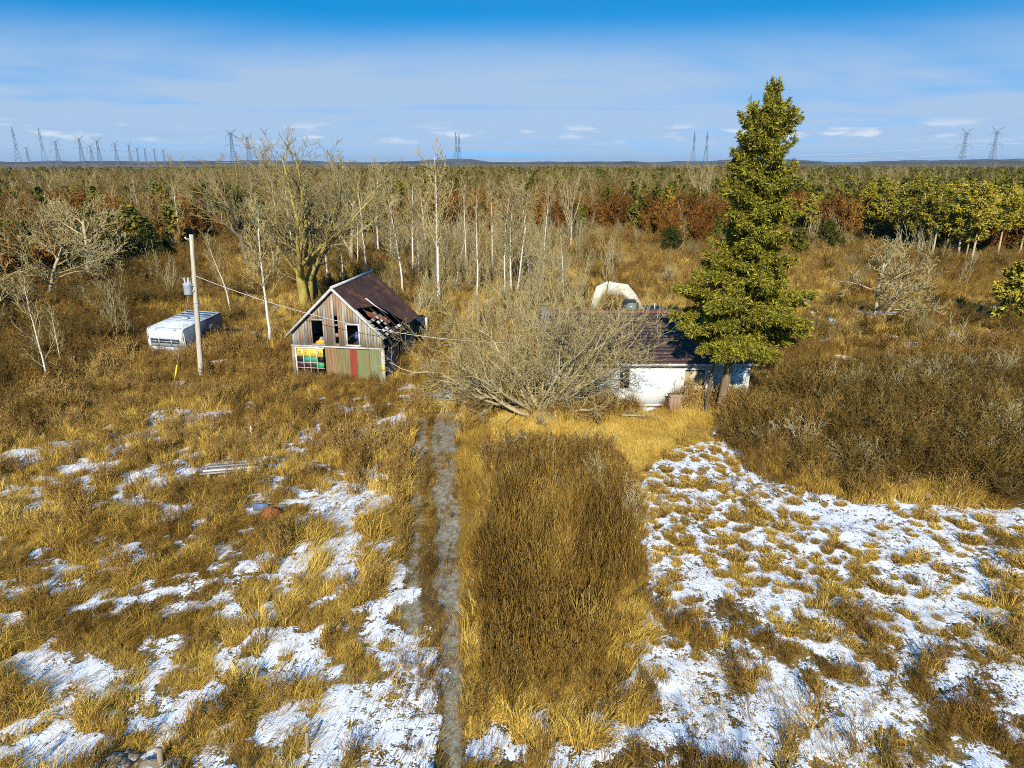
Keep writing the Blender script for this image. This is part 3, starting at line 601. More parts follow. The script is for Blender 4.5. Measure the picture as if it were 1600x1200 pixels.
for i, (a, b, c, d_) in enumerate(holes):
    w_ = MB(); t = .07
    w_.box(a - t, a, -.05, .02, c - t, d_ + t).box(b, b + t, -.05, .02, c - t, d_ + t).box(a, b, -.045, .02, d_, d_ + t).box(a - t - .03, b + t + .03, -.08, .02, c - t - .02, c - .001)
    wn = w_.build('window', mat_n('white_window_frame%d' % i, (.82, .80, .76), (.68, .64, .58), 3., .7), house)
    MB().box(a, b, .06, .075, c, d_).build('pane', glass, wn)
    if i: MB().box(a, b, .03, .05, c, d_ - .12).build('curtain', plain('tan_curtain', (.42, .33, .18)), wn); MB().box((a + b) / 2 - .02, (a + b) / 2 + .02, .02, .058, c, d_).build('mullion', white_trim, wn)
    else: MB().box(a, b, .02, .058, (c + d_) / 2 - .02, (c + d_) / 2 + .02).build('mullion', white_trim, wn)
MB().box(X0, X0 + .15, .152, 2 * (RY - HY) - .1, -.1, WT).build('wall', stucco, house)
MB().box(X1 - .15, X1, .152, 2 * (RY - HY) - .1, -.1, WT).build('wall', stucco, house)
MB().box(X0 + .16, X1 - .16, 2 * (RY - HY) - .25, 2 * (RY - HY) - .1, -.1, WT).build('wall', stucco, house)
for xg in (X0 + .02, X1 - .14): MB().prism([(.05, WT + .002), (2 * (RY - HY) - .15, WT + .002), (RY - HY, RZ - .1)], xg, xg + .12, 0).build('gable', stucco, house)
shing = mat_n('brown_shingle', (.045, .028, .025), (.085, .054, .045), 1.4, .9, 0, (1, 1, 1), .6, (.14, .10, .07), (.54, .68), 5.)
dpt = RY - HY; ov = .42; zE = WT + .03 - ov * (RZ - WT) / dpt
nrow = 17                                             # shingle courses, each a lapped strip
for s_ in (1, -1):
    rf = MB().prism([(-ov, zE), (dpt, RZ), (dpt, RZ - .08), (-ov, zE - .08)] if s_ == 1 else [(2 * dpt + ov, zE), (dpt + .001, RZ), (dpt + .001, RZ - .08), (2 * dpt + ov, zE - .08)], X0 - .3, X1 + .3, 0).build('roof', shing, house)
    if s_ == 1:
        for r_ in range(nrow):
            t0, t1 = r_ / nrow, (r_ + 1.12) / nrow; ya = -ov + t0 * (dpt + ov); yb = -ov + min(t1, 1) * (dpt + ov); za = zE + t0 * (RZ - zE); zb = zE + min(t1, 1) * (RZ - zE)
            MB().prism([(ya, za + .004), (yb, zb + .003), (yb, zb + .008), (ya, za + .009)], X0 - .28, X1 + .28, 0).build('shingle_course', shing, rf)
MB().prism([(dpt - .45, RZ - .11), (dpt, RZ + .05), (dpt + .45, RZ - .11)], X0 - .3, X1 + .3, 0).build('ridge_cap', mat_n('red_brown_ridge', (.16, .065, .05), (.12, .05, .04), 2., .6), house)
MB().box(X0 - .3, X1 + .3, -ov - .03, -ov + .0, zE - .10, zE + .03).build('fascia', white_trim, house)
MB().box(ON(846, 520, 40)[0] - .05, ON(846, 520, 40)[0] + .5, 3.0, 3.6, 2.6, 4.9).build('chimney', mat_n('grey_block', (.20, .18, .16), (.11, .10, .09), 4., .9), house)
sx, sy = G(1055, 645); stx = tag(empty('crate', (sx, sy, gz(sx, sy)), R(4)), 'weathered brown wooden box standing before the white house wall', 'crate')
for i in range(4): MB().box(-.40 + i * .2, -.215 + i * .2, -.3, -.27, 0, .95).build('board', BD[2], stx)
MB().box(-.39, .39, -.265, .28, .01, .93).build('body', BD[2], stx); MB().box(-.42, .42, -.32, .30, .95, .99).build('top', BD[1], stx)
px_, py_ = G(960, 640); pb = tag(MB().box(-2.1, 2.1, -.12, .12, .02, .14).build('plank', lathw), 'long snowy plank lying at the foot of the white wall', 'plank'); pb.location = (px_ + .6, py_ + .2, gz(px_, py_) + .02)

# ================================================================ VEHICLES, POLE, PYLONS
# ---- travel trailer sunk in the grass
fx, fy = G(262, 561); trl = tag(empty('travel_trailer', (fx, fy, gz(fx, fy) - .12), R(-4)), 'abandoned white travel trailer with louvred front window sunk in tall grass', 'trailer')
trl.rotation_euler = (R(1), R(2.5), R(-5))
alu = mat_n('chalky_white_aluminium', (.58, .61, .66), (.42, .45, .50), 2., .6, 0, (1, 1, 1), .15, (.22, .22, .23), (.56, .68), 4.)
side_m = mat_n('shaded_blue_siding', (.085, .11, .15), (.13, .16, .21), 2., .6, 0, (1, 1, 1), .2, (.42, .46, .52), (.66, .70), 7.)  # right wall's bluish shade put into its colour, with pale flecks
prof = [(.30, .42), (.12, .9), (.0, 1.5), (.02, 1.95)] + [(.02 + .28 * (1 - math.cos(t)), 1.95 + .28 * math.sin(t)) for t in np.linspace(.25, math.pi / 2, 6)] + [(5.3, 2.25), (5.6, 2.1), (5.65, 1.2), (5.5, .42)]
TW = 1.22
n = len(prof); Vs = [(-TW, a, b) for a, b in prof] + [(TW, a, b) for a, b in prof]
body = MB().add(Vs, [(i, i + 1, n + i + 1, n + i) for i in range(n - 1)] + [(n - 1, 0, n, 2 * n - 1)]).build('body', alu, trl)
for sgn in (-1, 1): MB().prism([(a + .0, b) for a, b in prof], sgn * TW - .012 * sgn, sgn * (TW + .012), 0).build('side_wall', side_m if sgn == 1 else alu, trl)
for sgn in (-1, 1):
    pl = [(sgn * (TW + .012), a - .012, b + .012) for a, b in prof[:-3]]; MB().tubes([pl], [[.045] * len(pl)], 5).build('corner_trim', lathw, trl)
roofm = mat_n('snowy_roof', (.34, .40, .44), (.68, .71, .74), 1.2, .6, 0, (1, 1, 1), .2, (.16, .20, .23), (.56, .64), 2.4)
MB().box(-TW + .03, TW - .03, .36, 5.3, 2.252, 2.272).build('roof_skin', roofm, trl)
for yy in np.arange(.9, 5.3, .62): MB().box(-TW + .06, TW - .06, yy - .03, yy + .03, 2.273, 2.30).build('roof_seam', alu, trl)
MB().box(-.2, .2, 2.6, 3.0, 2.30, 2.42).build('roof_vent', lathw, trl)
lou = plain('dark_louvre', (.045, .055, .06), .3); wfr = plain('grey_frame', (.42, .45, .47))
def onfront(z): return np.interp(z, [.42, .9, 1.5, 1.95], [.30, .12, 0, .02])
for a, b in ((-1.02, -.52), (-.42, .36), (.46, .98)):
    wn = MB().box(a - .03, b + .03, onfront(1.35) - .035, onfront(1.35) + .03, 1.03, 1.64).build('window', wfr, trl)
    for i in range(3): z = 1.07 + i * .185; MB().box(a, b, onfront(z) - .085, onfront(z) - .04, z, z + .115).build('louvre', lou, wn)
MB().box(.25, .8, 5.66, 5.68, .6, 1.9).build('door', side_m, trl)
for a, b, c, d_ in ((1.5, 1.62, 1.35, 1.7), (2.3, 2.5, 1.45, 1.6), (3.6, 4.5, 1.3, 1.75), (.6, .72, 1.5, 1.6)): MB().box(TW + .013, TW + .025, a, b, c, d_).build('side_panel', lathw if b - a < .5 else plain('blue_grey_pane', (.10, .13, .2), .3), trl)
MB().tubes([[(TW + .06, .1, 2.0), (TW + .3, -.2, 1.0), (TW + .55, -.5, -.1)]], [[.04, .04, .035]], 4, True).build('loose_trim', lathw, trl)
for sgn in (-1, 1): MB().tubes([[(sgn * .9 - .1, 3.3, .32), (sgn * .9 + .1, 3.3, .32)]], [[.34, .34]], 14, True).build('wheel', plain('tyre', (.02, .02, .02), .9), trl)
# ---- utility pole with transformer
bx, by = G(315, 597); tx, tz = ON(298, 361, by); lean = (tx - bx)
pole = tag(empty('utility_pole', (bx, by, gz(bx, by))), 'grey wooden utility pole with a transformer can, leaning beside the trailer', 'utility pole')
pw = mat_n('silvered_pole', (.55, .50, .40), (.38, .33, .24), 2., .9, 0, (6, 6, .4), .4)
zz = np.linspace(-.3, tz, 9); MB().tubes([[(lean * z / tz, 0, z) for z in zz]], [np.linspace(.17, .115, 9)], 12, True).build('post', pw, pole)
steel = plain('grey_steel', (.42, .46, .50), .45); zt = ON(298, 438, by)[1]; ox = lean * zt / tz
tr_ = MB(); prof_ = [(zt - .62, .02), (zt - .62, .23), (zt - .58, .25), (zt - .05, .25), (zt, .27), (zt + .04, .26), (zt + .10, .12), (zt + .1, .01)]
tr_.tubes([[(ox - .36, -.16, z) for z, r_ in prof_]], [[r_ for z, r_ in prof_]], 16); tcan = tr_.build('transformer', steel, pole)
for dx in (-.14, .08): MB().tubes([[(ox - .36 + dx, -.16, zt + .06 + .04 * i) for i in range(9)]], [[.045 if i % 2 else .075 for i in range(9)]], 8, True).build('bushing', plain('porcelain', (.55, .55, .52), .3), tcan)
MB().box(ox - .17, ox + .0, -.2, -.1, zt - .45, zt - .37).box(ox - .17, ox, -.2, -.1, zt - .12, zt - .05).build('bracket', steel, pole)
MB().tubes([[(ox - .55, -.2, zt + .15), (ox - .62, -.22, zt + .45)]], [[.05, .04]], 6, True).build('cutout', plain('brown_porcelain', (.18, .12, .09), .3), pole)
it = tz - .25; MB().tubes([[(lean * it / tz - .12, -.05, it), (lean * it / tz - .30, -.05, it), (lean * it / tz - .34, -.05, it + .12)]], [[.03, .04, .06]], 6, True).build('insulator', plain('white_porcelain', (.6, .6, .6), .3), pole)
for zb in (zt - 1.1, zt - 1.35): MB().tubes([[(lean * zb / tz, 0, zb - .04), (lean * zb / tz, 0, zb + .04)]], [[.165, .165]], 12).build('band', steel, pole)
gx_, gy_ = G(270, 605); gu = tag(empty('guy_wire', (gx_, gy_, gz(gx_, gy_))), 'yellow guy wire guard slanting out of the grass by the trailer', 'guy wire')
tp = (bx + lean * .8 - gx_, by - gy_, tz * .8); q = lambda t: tuple(t * c_ for c_ in tp)
MB().tubes([[q(0), q(1)]], [[.012, .012]], 4).build('wire', steel, gu); MB().tubes([[q(.0), q(.2)]], [[.05, .05]], 7, True).build('guard', plain('yellow_plastic', (.75, .55, .03)), gu)
def wire(name, a, b, sag, r_, label, mat=None, n=22):
    t = np.linspace(0, 1, n); p = np.array(a)[None] * (1 - t)[:, None] + np.array(b)[None] * t[:, None]; p[:, 2] -= sag * 4 * t * (1 - t)
    return tag(MB().tubes([p], [np.full(n, r_)], 4).build(name, mat or plain(name + '_metal', (.5, .5, .5), .4)), label, 'wire')
wire('service_wire', (bx + lean * .72, by, tz * .72), (X0 + .1, HY + 2.5, 3.0), 1.15, .018, 'thin service wire sagging from the pole past the barn to the house')
# ---- pale board and snowy scraps beside the pole
bx2, by2 = G(342, 573); pn = tag(empty('board_stack', (bx2, by2, gz(bx2, by2)), R(8)), 'pale flat panel propped in the grass just behind the pole foot', 'panel')
MB().prism([(-.75, .05), (.75, .22), (.75, .62), (-.75, .42)], -.05, .0, 1).build('sheet', plain('cream_panel', (.56, .52, .40)), pn)
MB().prism([(-.95, .0), (-.76, .05), (-.76, .5), (-.95, .45)], -.1, -.02, 1).build('end_piece', BD[1], pn); MB().box(-.8, .75, .0, .5, .40, .43).build('lid', roofm, pn)

# ---- excavator parked behind the house
EY = 56.0
ex0, _ = ON(985, 490, EY); exc = tag(empty('excavator', (ex0, EY, gz(ex0, EY))), 'white and black excavator with folded boom parked behind the house', 'excavator')
def ex(px, py): a, b = ON(px, py, EY); return a - ex0, b - gz(ex0, EY)
ivory = mat_n('ivory_paint', (.62, .59, .49), (.48, .44, .34), 2., .6, 0, (1, 1, 1), .2, (.28, .24, .18), (.64, .70), 4.); blackp = plain('black_panel_steel', (.03, .035, .045), .4)
bm = [ex(*q) for q in ((1010, 490), (992, 486), (981, 470), (972, 460), (947, 457.5), (951, 438.5), (963, 441), (980, 443.5), (993, 459))]
MB().prism(bm, -.45, -.05, 1).build('boom', ivory, exc)
sk = [ex(*q) for q in ((949, 438.5), (945, 457.5), (940, 461), (932, 480), (923, 480), (925, 466), (931, 447))]
stk = MB().prism(sk, -.42, -.08, 1).build('stick', ivory, exc); a_ = ex(925, 482); 
MB().prism([(a_[0] - .3, a_[1]), (a_[0] + .2, a_[1]), (a_[0] + .55, a_[1] - .45), (a_[0] + .2, a_[1] - 1.0), (a_[0] - .25, a_[1] - .8)], -.7, .2, 1).build('bucket', blackp, exc)
c0 = ex(952, 444); c1 = ex(985, 449); MB().tubes([[(c0[0], -.25, c0[1] + .12), (c1[0], -.25, c1[1] + .10)]], [[.06, .06]], 8, True).build('hydraulic_cylinder', blackp, exc)
cb = [ex(*q) for q in ((971, 492), (971, 470), (976, 465), (990, 465), (993, 470), (993, 492))]
cab = MB().prism(cb, -1.5, -.5, 1).build('cab', blackp, exc)
gp = [ex(*q) for q in ((974, 486), (974, 471), (977, 468), (989, 468), (990, 486))]; MB().prism(gp, -1.515, -1.503, 1).build('window', Mat('cab_glass').surf((.13, .17, .15), .12, 0, None, .6), cab)
h0 = ex(993, 482); h1 = ex(1030, 482); zb = h0[1]
MB().prism([(h0[0] + .02, .9), (h1[0] + .3, .9), (h1[0] + .3, zb + .0), (h0[0] + .02, zb + .05)], -1.45, 1.2, 1).build('engine_house', blackp, exc)
MB().tubes([[(h1[0], -1.0, zb - .15), (h1[0], -.4, zb - .15)]], [[.36, .36]], 14, True).build('counterweight', plain('rusty_black', (.10, .045, .035)), exc)
MB().tubes([[(h1[0] - .5, -.6, zb), (h1[0] - .5, -.6, zb + .55)]], [[.05, .05]], 8, True).build('exhaust', lathw, exc)
for yy in (-1.3, .7):
    MB().prism([(-1.6, .05), (1.9, .05), (2.2, .4), (1.9, .8), (-1.6, .8), (-1.9, .4)], yy, yy + .5, 1).build('track', plain('track_steel', (.05, .04, .035), .7), exc)
MB().box(-.7, 1.0, -.9, .8, .5, .92).build('undercarriage', blackp, exc)

# ---- transmission pylons
pyl = Mat('pylon_steel').surf((.13, .17, .22), .5, .2)
def lattice(mb, p0, w0, p1, w1, n, r_):
    for i in range(n):
        for (a, b, c, d_) in ((-1, -1, 1, -1), (1, -1, 1, 1), (1, 1, -1, 1), (-1, 1, -1, -1)):
            t0, t1 = i / n, (i + 1) / n; wa = w0 + (w1 - w0) * t0; wb = w0 + (w1 - w0) * t1
            za = p0[2] + (p1[2] - p0[2]) * t0; zb_ = p0[2] + (p1[2] - p0[2]) * t1; xa = p0[0] + (p1[0] - p0[0]) * t0; xb = p0[0] + (p1[0] - p0[0]) * t1
            mb.tubes([[(xa + a * wa, b * wa, za), (xb + a * wb, b * wb, zb_)], [(xa + a * wa, b * wa, za), (xb + c * wb, d_ * wb, zb_)], [(xa + c * wa, d_ * wa, za), (xb + a * wb, b * wb, zb_)]], [[r_, r_]] * 3, 3)
def arms(mb, z, half, rise, r_, w_=.8):
    for s_ in (-1, 1): mb.tubes([[(s_ * w_, 0, z), (s_ * half, 0, z + rise)], [(s_ * w_, 0, z + 2.2), (s_ * half, 0, z + rise)], [(s_ * w_, .8, z), (s_ * half, 0, z + rise)], [(s_ * half * .55, 0, z + rise * .5), (s_ * half * .55, 0, z + 1.2 + rise * .5)]], [[r_, r_ * .8]] * 4, 3)
def pylon_meshes(r_):
    b = MB(); lattice(b, (0, 0, 0), 4.2, (0, 0, 32), 1.1, 9, r_); lattice(b, (0, 0, 32), 1.1, (0, 0, 44), .9, 4, r_)
    c = MB(); arms(c, 31, 8.5, .8, r_); t = MB(); arms(t, 43, 7.0, 5.0, r_); arms(t, 42, 5.5, -1.0, r_)
    h = MB()
    for s_ in (-1, 1): h.tubes([[(s_ * 8.5, 0, 31.8), (s_ * 8.7, 0, 27)], [(s_ * 5.5, 0, 41), (s_ * 5.6, 0, 37)]], [[r_ * 1.3, r_ * 1.3]] * 2, 4)
    out = []
    for nm, q in (('lattice_mast', b), ('crossarm', c), ('top_arm', t), ('insulator', h)):
        me = q.mesh(nm); me.materials.append(pyl); out.append((nm, me))
    return out
PY = {k: pylon_meshes(v) for k, v in (('near', .12), ('far', .15))}
def pylon(px, py_top, D, rz, lab, wide='near', Htop=50.0, sy_=1.0, leanx=0.0, grp='transmission pylons on the horizon'):
    u_, dy, dz = ray(px, py_top); t = D / dy; x = u_ * t; ztop = CAMH + dz * t; s_ = (ztop + 2) / 48.5
    o = tag(empty('transmission_pylon', (x, D, -2), rz), lab, 'pylon', grp); o.scale = (s_, s_, s_)
    for nm, me in PY[wide]: link(nm, me, o)
    return o
pylon(1512, 199, 700, R(8), 'pylon in the pair at the far right, the one nearer the spruce')
pylon(1560, 197, 690, R(8), 'rightmost pylon on the skyline, outer one of the pair')
pylon(1086, 205, 720, R(74), 'edge-on pylon in the close pair beside the spruce, the one farther from the tree')
pylon(1106, 205, 715, R(73), 'edge-on pylon standing closest to the spruce')
pylon(712, 206, 740, R(92), 'twin edge-on pylon above the tall birch, front mast')
pylon(717, 208, 752, R(92), 'twin edge-on pylon above the tall birch, rear mast')
pylon(359, 200, 700, R(-6), 'lone pylon with raised arms beside the bare crowns behind the pole')
pylon(385, 207, 760, R(-6), 'pylon tangled in the bare crown of the big tree')
pylon(18, 197, 620, R(123), 'tall edge-on pylon nearest the corner of the skyline', 'near')
pylon(60, 199, 640, R(122), 'second tall edge-on pylon from the corner of the skyline', 'near')
for px, pyt, lb in ((122, 211, 'broad pylon with wide V arms in the distant row'), (85, 216, 'thin pylon between the edge-on pair and the broad V pylon'), (150, 214, 'pylon just beyond the broad V pylon'), (178, 219, 'middle pylon of the distant receding row'), (200, 222, 'pylon of the receding row before it bunches up'), (213, 228, 'short far pylon at the start of the bunched row'), (140, 224, 'small pylon behind the broad V pylon'), (225, 229, 'short far pylon in the bunched row'), (240, 230, 'low far pylon standing alone right of the bunch'), (254, 231, 'wide low pylon that ends the far row'), (40, 227, 'small far pylon between the two tall edge-on ones')):
    pylon(px, pyt, 1500 if pyt > 218 else 1100, R(12), lb, 'far', grp='far row of pylons')
for k, (a, b) in enumerate((((1512, 226), (1250, 243)), ((1560, 222), (1512, 227)), ((1512, 241), (1250, 248)), ((1560, 225), (1680, 214)))):
    xa, za = ON(*a, 700); xb, zb = ON(*b, 760 if b[0] < 1300 else 700)
    wire('power_line', (xa, 695, za), (xb, 760 if b[0] < 1300 else 690, zb), 1.5, .09, ['upper conductor running from the far right pylon pair towards the spruce', 'conductor strung between the two pylons at the far right', 'lower conductor running from the far right pylon pair towards the spruce', 'conductor leaving the frame from the rightmost pylon'][k], plain('conductor%d' % k, (.6, .65, .7), .4))

# ================================================================ TREES
def place_tree(name, meshes, mats, px, py, top, label, rz=0.0, base_h=10.0, group=None, lean=(0, 0), cat='tree', hscale=None):
    x, y = G(px, py); ht = ON(px, top, y)[1]; s_ = ht / max(np.max(np.array([v_.co.z for v_ in me.vertices])) for me in meshes)
    o = tag(empty(name, (x, y, gz(x, y)), rz), label, cat, group); o.scale = (s_ * (hscale or 1), s_ * (hscale or 1), s_); o.rotation_euler = (lean[0], lean[1], rz)
    for nm, me, m in zip(('trunk', 'crown', 'foliage'), meshes, mats):
        c = link(nm, me, o)
        if not me.materials: me.materials.append(m)
        elif me.materials[0] != m: c.material_slots[0].link = 'OBJECT'; c.material_slots[0].material = m
    return o
V_ = VEG
birches = [tree_meshes('birch%d' % i, 20 + i, 10, .125, BIRCH, rmin=.013) for i in range(3)]
slims = [tree_meshes('slim%d' % i, 40 + i, 10, .11, SLIM, rmin=.013) for i in range(3)]
multi = tree_meshes('multi', 61, 9.3, .11, BIRCH, stems=((0, 0, .06, 0), (-.5, .1, -.05, .02), (.45, -.1, .10, 0)), rmin=.013)
BT = [  # base x, base y, top y, kind, variant, label
 (422, 530, 283, 'b', 0, 'white birch standing nearest the utility pole, in front of the big mossy tree'),
 (361, 493, 352, 's', 0, 'thin pale sapling just beyond the utility pole'),
 (512, 448, 292, 'b', 1, 'white trunk rising right behind the peak of the barn gable'),
 (536, 440, 300, 's', 1, 'thin trunk just right of the barn peak, behind the ridge'),
 (592, 408, 238, 'b', 2, 'forked birch whose crown breaks the skyline behind the barn roof'),
 (630, 462, 288, 'b', 0, 'low branching birch at the rear corner of the barn roof'),
 (685, 470, 212, 'b', 1, 'tallest white birch, standing between the barn and the sprawling tree'),
 (697, 458, 325, 's', 2, 'slim birch leaning close beside the tallest birch'),
 (713, 450, 342, 's', 0, 'short thin birch second to the right of the tallest birch'),
 (746, 467, 285, 's', 1, 'slender leaning birch midway between the tallest birch and the birch clump'),
 (655, 440, 330, 's', 2, 'thin trunk just to the left of the tallest birch'),
 (880, 468, 345, 's', 1, 'pale sapling at the foot of the vase shaped elm'),
 (560, 420, 310, 's', 2, 'thin grey trunk above the middle of the barn ridge'),
 (335, 372, 285, 's', 1, 'slender twin topped tree above the top of the utility pole'),
 (267, 360, 280, 's', 0, 'thin bare tree at the wood edge left of the pole top'),
 (185, 375, 285, 's', 2, 'thin bare tree above the dark cedar clump'),
 (1028, 352, 292, 's', 0, 'small bare tree between the elm and the great spruce'),
 (950, 345, 290, 's', 2, 'thin bare tree among the small firs right of the elm'),
 (575, 432, 262, 's', 0, 'tall slim trunk directly behind the far end of the barn ridge'),
 (612, 415, 275, 's', 1, 'slim tree between the forked birch and the low branching birch'),
 (645, 425, 268, 'b', 1, 'slender birch in the gap before the tallest birch, set back towards the wood'),
 (668, 405, 280, 's', 0, 'thin tree set back at the wood edge left of the tallest birch'),
 (728, 420, 268, 's', 2, 'slim tree set back between the tallest and the slender leaning birch'),
 (770, 430, 275, 'b', 2, 'birch set back just left of the birch clump'),
 (828, 440, 283, 's', 0, 'slim pale tree just right of the birch clump'),
 (850, 420, 285, 's', 1, 'thin pale tree midway between the birch clump and the elm'),
 (460, 415, 262, 's', 2, 'slim tree seen through the crown of the mossy tree'),
 (440, 400, 270, 's', 0, 'thin tree set back between the nearest birch and the mossy tree'),
 (283, 385, 275, 's', 2, 'thin bare tree just left of the top of the utility pole'),
 (225, 372, 270, 's', 1, 'tall thin bare tree above the cedar nearest the pole'),
 (77, 612, 425, 's', 1, 'bare white sapling at the left edge, lowest in the field'),
 (97, 578, 470, 's', 2, 'short thin sapling beside the dark brush at the left edge'),
]
for i, (x, y, tp, kd, v, lb) in enumerate(BT):
    me = (birches if kd == 'b' else slims)[v]
    place_tree('birch_tree' if kd == 'b' else 'bare_sapling', me, (V_['birch'], V_['whitetwig']), x, y, tp, lb, i * 2.1, 10.4, 'bare trees behind the barn')
place_tree('birch_tree', multi, (V_['birch'], V_['whitetwig']), 798, 465, 268, 'clump of white birch stems sharing one base behind the sprawling tree', .4, 9.8, 'bare trees behind the barn')
# big mossy tree behind the barn
bigm = tree_meshes('big', 77, 8.2, .36, BIG, stems=((0, 0, -.16, 0), (.5, .2, .06, 0)), sides=(9, 7, 4, 3, 3), rmin=.013, split=2)
place_tree('mossy_tree', bigm, (V_['moss'], V_['twig']), 478, 482, 196, 'big many limbed tree with yellow mossy trunk behind the barn', 1.0, 16.3, hscale=1.3)
bigd = tree_meshes('bigd', 83, 8.0, .28, BIG, sides=(8, 6, 4, 3, 3), rmin=.013, split=2)
place_tree('dark_tree', bigd, (V_['dark'], V_['twig']), 492, 470, 205, 'dark trunked tree entwined with the mossy tree, nearer the barn', 2.4, 15.6, hscale=1.25)
place_tree('bare_tree', bigd, (V_['dark'], V_['twig']), 388, 420, 208, 'dark bare tree whose crown meets the skyline above the pole', .6, 15.6, hscale=1.2)
place_tree('bare_tree', bigd, (V_['pale'], V_['twig']), 548, 418, 215, 'pale limbed tree spreading wide above the barn ridge', 4.1, 15.6)
elm = tree_meshes('elm', 91, 4.0, .22, ELM, rmin=.011, split=2)
place_tree('elm_tree', elm, (V_['pale'], V_['whitetwig']), 892, 385, 262, 'vase shaped bare elm fanning upward at the wood edge', 0, 9.6)
place_tree('elm_tree', elm, (V_['pale'], V_['whitetwig']), 1090, 366, 240, 'fan topped bare tree just left of the great spruce, crown against the sky', 2.0, 9.6)
apple = [tree_meshes('apple%d' % i, 101 + i, 2.6, .085, APPLE, stems=((0, 0, -.1, 0), (.35, .1, .35, -.1)) if i == 0 else ((0, 0, .25, 0),), rmin=.010, split=2) for i in range(2)]
place_tree('apple_tree', apple[0], (V_['pale'], V_['whitetwig']), 1366, 512, 365, 'bare twin stemmed apple tree alone in the brown meadow', .3, 4.9)
place_tree('apple_tree', apple[1], (V_['pale'], V_['whitetwig']), 74, 470, 300, 'crooked bare tree with pale limbs above the dark brush at left', 1.0, 4.9)
place_tree('apple_tree', apple[0], (V_['pale'], V_['whitetwig']), 140, 440, 300, 'spreading bare tree at the wood edge behind the crooked tree', 2.2, 4.9)
place_tree('apple_tree', apple[1], (V_['pale'], V_['whitetwig']), 5, 500, 345, 'bare tree cut off by the left edge of the view', 3.6, 4.9)

# the sprawling many stemmed tree in front of the house
rg = random.Random(12); out = [[] for _ in range(4)]
SPR = dict(seg=(12, 8, 5, 3), wander=(.17, .19, .18, .16), trop=(.035, .05, .05, .04), end=(.18, .25, .3, .4), nch=(9, 8, 4), start=(.15, .12, .1), ang=(.7, .7, .6), ratio=(.46, .45, .45), fall=(.45, .35, .3), rr=(.42, .5, .55))
limbs = [(-1, .05, .22, 8.2, .15), (-1, -.15, .35, 7.5, .12), (-.9, .5, .45, 7.4, .11), (-.8, -.3, .6, 6.9, .11), (-.6, .3, .9, 7.0, .12), (1, .15, .62, 8.6, .11), (1, -.25, .22, 4.6, .10), (.9, .5, .85, 8.0, .11), (.6, -.6, .3, 3.6, .08), (.55, .2, 1.1, 6.9, .11)]
for k in range(13):
    a = rg.uniform(0, 6.28); e = rg.uniform(.7, 3.0); limbs.append((math.cos(a), .7 * math.sin(a) + .1, e, rg.uniform(5.5, 8.6), rg.uniform(.035, .085)))
for k in range(9): limbs.append((1, rg.uniform(-.35, .5), rg.uniform(.4, 1.5), rg.uniform(6.5, 9.0), rg.uniform(.05, .09)))
for k in range(5): limbs.append((-1, rg.uniform(-.3, .6), rg.uniform(.5, 1.2), rg.uniform(6.0, 8.5), rg.uniform(.05, .09)))
for (a, b, e, l, r_) in limbs: grow(rg, out, (rg.uniform(-.35, .35), rg.uniform(-.25, .25), .05), _nz((a, b, e)), l, r_, 0, SPR)
t = lev_mesh(list(enumerate(out))[:1], (7, 5, 3, 3), .01).mesh('sprawl_trunk', True); c = lev_mesh(list(enumerate(out))[1:], (7, 4, 3, 3), .0075).mesh('sprawl_crown')
sx, sy = G(845, 652); o = tag(empty('sprawling_tree', (sx, sy, gz(sx, sy))), 'huge sprawling bare tree with many pale stems before the house', 'tree')
for nm, me, m in (('trunk', t, VEG['pale']), ('crown', c, V_['whitetwig'])): me.materials.append(m); link(nm, me, o)
fall = tree_meshes('fallen', 131, 4.6, .11, SLIM, rmin=.009)
for (px, py, rz, ry, lb) in ((905, 652, .2, 80, 'broken branch lying on the ground right of the sprawling tree'), (735, 632, 2.8, 84, 'broken branch lying across the driveway end'), (950, 655, -.5, 82, 'broken branch lying below the white wall')):
    x, y = G(px, py); o = tag(empty('fallen_branch', (x, y, gz(x, y) + .15)), lb, 'branch', 'fallen branches'); o.rotation_euler = (0, R(ry), rz); o.scale = (.6, .6, .6)
    for nm, me, m in zip(('limb', 'twigs'), fall, (V_['pale'], V_['whitetwig'])):
        if not me.materials: me.materials.append(m)
        link(nm, me, o)

